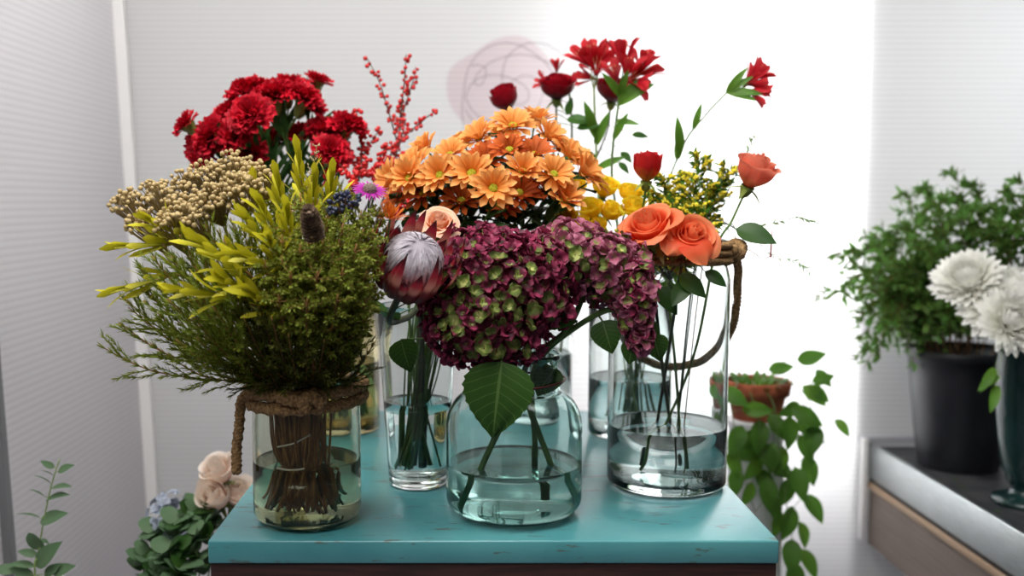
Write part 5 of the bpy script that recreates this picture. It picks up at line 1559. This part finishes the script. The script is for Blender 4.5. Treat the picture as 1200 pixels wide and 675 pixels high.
# fine sprays drifting before the window panel: thin vines from the rope vase
def fine(label, pts, Y, n, seed):
    g = random.Random(seed)
    V = VASES['tall']; c = V['c']
    path = catmull([Vector((c.x + .01, c.y, c.z + .02)), Vector((c.x + V['r'] * .6, c.y + .01, c.z + V['H']))] + [P(a, b, Y) for a, b in pts], 8)
    root = thing('fine_vine', label, 'foliage sprig', path[0], None)
    mb = MB(); tube(mb, path, .0011, .0005, 5); lf = MB()
    sprig_leaves(lf, path[16:], n, .014, .0045, g, out=.85, a_up=.6, prof=p_leaf)
    part('stem', mb.mesh('stem', M['stem_dark'], path[0]), root)
    part('foliage', lf.mesh('foliage', M['leaf_bright'], path[0]), root)
fine('fine leafy vine floating out beyond the rope knot toward the bush', [(872, 270), (905, 262), (935, 255), (960, 262)], 1.6, 26, 1)
fine('fine leafy vine hanging lower beyond the rope knot, with reddish pod end', [(880, 280), (905, 300), (930, 305), (950, 320)], 1.62, 30, 2)
fine('wispy shoot sticking up above the coral rose', [(850, 230), (868, 195), (880, 168), (884, 160)], 1.58, 26, 3)
def pod():
    p = [P(903, 302, 1.5), P(904, 285, 1.5), P(905, 269, 1.5)]
    V = VASES['tall']; c = V['c']
    path = catmull([Vector((c.x + .02, c.y, c.z + .02)), Vector((c.x + V['r'] * .7, c.y, c.z + V['H'])), P(875, 292, 1.5), P(893, 303, 1.5), P(903, 300, 1.5)], 7)
    root = thing('reddish_pod', 'slim reddish brown pod on a thin curved stem beside the broad rose leaf', 'pod', path[0])
    stem_part(root, path, .0009, mat=M['twig'])
    mb = MB(); tube(mb, catmull(p, 6), .0016, .0009, 7)
    part('pod', mb.mesh('pod', solid('reddish pod', (140, 58, 50), .5), path[0]), root)
pod()

# ================================================================== low bouquet beside the table and eucalyptus by the wall
def bucket_on_floor(label, x, y, r, H):
    b = thing('flower_bucket', label, 'bucket', (x, y, 0))
    mb = MB(); lathe(mb, shell([(.0001, 0), (r * .72, 0), (r * .75, .005), (r * .97, H - .02), (r, H - .018), (r, H)], .003), 40)
    part('bucket_body', mb.mesh('bucket_body', M['bucket']), b)
    return b
BX, BY_ = P(225, 640, 1.72).x, 1.74
bucket_on_floor('dark bucket standing on the floor beside the teal table', BX, BY_, .105, .50)
PALE = [rose_mesh(41, M['pale_rose'], .032, .056, 18, .65, .08), rose_mesh(42, M['pale_rose'], .032, .060, 16, .4, .07)]
def low_stem(tip, d):
    ft = Vector((BX + U(-.04, .04), BY_ + U(-.04, .04), .03))
    dn = Vector((tip.x - BX, tip.y - BY_, 0)); l = dn.length
    if l > .085: dn = dn * (.085 / l)
    return catmull([ft, Vector((BX, BY_, .5)) + dn, tip - d * .04, tip], 7)
for i, (px, py, Y, d, s, lab) in enumerate([
 (256, 552, 1.70, (-.15, -.5, .85), 1.0, 'upper cream pink rose in the low bouquet, open toward the top'),
 (252, 582, 1.68, (-.1, -.75, .5), 1.05, 'large cream pink rose under the upper one in the low bouquet'),
 (280, 578, 1.72, (.35, -.5, .75), .95, 'cream pink rose half hidden by the table corner'),
]):
    h = P(px, py, Y); d = Vector(d).normalized(); b = h - d * .026
    path = low_stem(b - d * .01, d)
    root = thing('rose', lab, 'flower', path[0], 'cream pink roses beside the table')
    stem_part(root, path, .0024)
    part('petals', PALE[i % 2], root, place(b, d, U(0, 6), s)); part('sepals', SEP, root, place(b, d, 0, 1.2))
EUL = [leaf_mesh(M['euc'], .036, .030, .2, -.2, p_round, .12, 7, 8), leaf_mesh(M['euc'], .045, .020, .2, -.3, p_leaf, .15, 7, 9), leaf_mesh(M['leaf_dark'], .036, .030, .2, -.2, p_round, .12, 7, 8)]
def euc(label, px, py, Y, seed, n=12, grp='round leaved eucalyptus in the low bouquet'):
    g = random.Random(seed)
    tip = P(px, py, Y); d = Vector((g.uniform(-.4, .4), -.2, .9)).normalized()
    path = low_stem(tip, d)
    root = thing('eucalyptus_sprig', label, 'foliage sprig', path[0], grp)
    stem_part(root, path, .0016, .001)
    fr = frames(path)
    for k in range(n):
        p, tg, a, b = fr[len(fr) - 1 - int(k * .75)]
        an = k * 2.4
        dv = (a * math.cos(an) + b * math.sin(an)) + tg * .5
        leaf_at(EUL[2 if g.random() < .4 else 0], root, p, dv, tg, g.uniform(.75, 1.1))
for i, (px, py, Y, lab) in enumerate([
 (180, 622, 1.68, 'eucalyptus sprig at the wall side of the low bouquet'), (205, 612, 1.64, 'eucalyptus sprig in front of the pale blue florets'),
 (228, 598, 1.66, 'tallest eucalyptus sprig, just before the cream pink roses'), (196, 645, 1.60, 'eucalyptus sprig lowest at the front of the low bouquet'),
 (222, 640, 1.60, 'eucalyptus sprig low next to the table corner'), (236, 622, 1.62, 'eucalyptus sprig between the table corner and the roses'),
 (246, 606, 1.70, 'eucalyptus sprig right under the large cream pink rose'), (170, 650, 1.66, 'eucalyptus sprig spreading lowest toward the wall'), (212, 664, 1.58, 'eucalyptus sprig at the bottom edge of the low bouquet'), (185, 668, 1.62, 'eucalyptus sprig drooping under the wall side of the low bouquet')]):
    euc(lab, px, py, Y, 400 + i)
m_blue = petal_mat('pale blue petal', [(0, (150, 158, 172)), (1, (180, 190, 206))], .3, .6, .3)
BF = hyd_floret(60, m_blue, .014)
h = P(203, 606, 1.72); path = low_stem(h, Vector((0, -.2, .9)))
bh = thing('blue_hydrangea', 'pale blue florets glimpsed behind the eucalyptus', 'flower', path[0])
stem_part(bh, path, .003)
g0 = random.Random(9)
for k in range(46):
    v = Vector((g0.gauss(0, 1), g0.gauss(0, 1), g0.gauss(0, 1))).normalized()
    part('floret', BF, bh, place(h + v * .042, v, U(0, 6), .9))

# single eucalyptus by the side wall
EX, EY = P(48, 700, 1.55).x, 1.60
bucket_on_floor('low dark bucket on the floor by the side wall', EX, EY, .10, .30)
pts = [Vector((EX, EY, .03)), Vector((EX + .01, EY, .3)), P(43, 690, 1.55), P(45, 650, 1.55), P(50, 618, 1.55), P(58, 578, 1.55), P(64, 556, 1.55), P(70, 538, 1.55)]
path = catmull(pts, 7)
root = thing('eucalyptus_sprig', 'single upright eucalyptus sprig with pointed leaves by the side wall', 'foliage sprig', path[0])
stem_part(root, path, .0017, .001, mat=M['stem_pale'])
for (px, py, dx, dz, s, k, up) in [(68, 553, .9, .45, .72, 1, (-.3, -.8, .6)), (64, 548, -.9, .55, .55, 1, (.3, -.9, .3)), (63, 558, -.85, .6, .5, 1, (0, .1, 1)), (60, 572, 1, .2, .85, 1, (0, -.3, 1)), (61, 568, -.75, .6, .75, 1, (0, .1, 1)), (54, 586, 1, .35, 1.0, 1, (0, -.35, 1)), (52, 582, -.8, .6, .6, 1, (.2, .1, 1)), (47, 612, .95, .4, 1.2, 1, (-.2, -.75, .6)), (47, 607, -.95, .35, .8, 1, (0, .1, 1)), (48, 642, -.5, .85, .9, 0, (-.3, -1, 0)), (47, 632, .9, -.3, .4, 1, (0, -.5, 1)), (44, 650, -.95, .3, .7, 1, (0, -.8, .5)), (42, 664, .75, .75, 1.5, 1, (-.6, -.8, 0)), (41, 664, -1, .25, .9, 1, (0, -.4, 1)), (52, 676, .8, .7, .9, 1, (-.3, -.8, .3)), (40, 676, -1, .5, .9, 1, (.1, -.8, .4)), (62, 672, .9, .4, 1.0, 1, (-.2, -.8, .5)), (22, 668, -1, .1, 1.0, 1, (0, -.6, .7))]:
    q = P(px, py, 1.55)
    near = min(path, key=lambda p: (p - q).length)
    mb = MB(); tube(mb, [near, q], .0007, .0006, 4, cap=False)
    part('leaf_stalk', mb.mesh('leaf_stalk', M['stem_pale'], path[0]), root)
    leaf_at(EUL[k], root, q, (dx, -.25, dz), up, s)

# ================================================================== lights and camera
def area(name, loc, target, sx, sy, power, color=(1, 1, 1)):
    l = bpy.data.lights.new(name, 'AREA'); l.shape = 'RECTANGLE'; l.size = sx; l.size_y = sy; l.energy = power; l.color = color
    o = bpy.data.objects.new(name, l); COL.objects.link(o)
    o.location = loc
    d = Vector(target) - Vector(loc)
    o.rotation_euler = d.to_track_quat('-Z', 'Y').to_euler()
    return o
area('lamp_behind_sheet', (0.73, 2.86, 1.28), (0.73, 2.6, 1.28), 0.46, 1.3, 52, (0.98, 0.99, 1))
area('lamp_behind_sheet_wide', (-0.2, 3.6, 1.75), (-0.2, 2.6, 1.55), 1.4, 1.0, 8, (1, 0.995, 0.985))
area('lamp_behind_side_sheet', (1.65, 3.2, 1.6), (1.65, 2.6, 1.5), 0.7, 1.0, 18, (0.95, 0.99, 1))
area('lamp_behind_left_sheet', (-1.55, 1.9, 2.0), (-0.9, 1.9, 1.6), 1.2, 0.9, 21, (0.985, 0.995, 1))
area('lamp_ceiling', (-0.25, 0.95, 2.6), (0.05, 1.6, 0.9), 1.2, 0.9, 32, (1, 0.97, 0.93))
area('lamp_shop', (-0.7, -0.25, 2.6), (0.1, 1.4, 1.0), 1.2, 1.0, 20, (1, 0.97, 0.94))
area('fill_counter', (1.0, 1.0, 2.6), (1.2, 2.0, 0.9), 0.9, 0.6, 8, (1, 0.98, 0.95))  # fill light added to brighten the white chrysanthemums and the bush
w = bpy.data.worlds.new('World'); SC.world = w; w.use_nodes = True
bg = w.node_tree.nodes['Background']; bg.inputs[0].default_value = (0.93, 0.94, 0.96, 1); bg.inputs[1].default_value = 0.10

cam = bpy.data.cameras.new('camera'); co = bpy.data.objects.new('camera', cam); COL.objects.link(co)
cam.sensor_width = 36; cam.lens = 35; cam.clip_start = 0.05
cam.shift_x = (600 - PX0) / 1200
co.location = CAM; co.rotation_euler = (math.radians(90) - TH, 0, 0)
cam.dof.use_dof = True; cam.dof.focus_distance = 1.28; cam.dof.aperture_fstop = 3.0
SC.camera = co
SC.cycles.max_bounces = 20; SC.cycles.transmission_bounces = 18; SC.cycles.transparent_max_bounces = 16
SC.cycles.diffuse_bounces = 5; SC.cycles.glossy_bounces = 8
SC.cycles.sample_clamp_indirect = 6.0
SC.view_settings.view_transform = 'Standard'
SC.view_settings.look = 'None'
SC.view_settings.gamma = 1.0
SC.view_settings.use_curve_mapping = False
SC.view_settings.exposure = 0.0
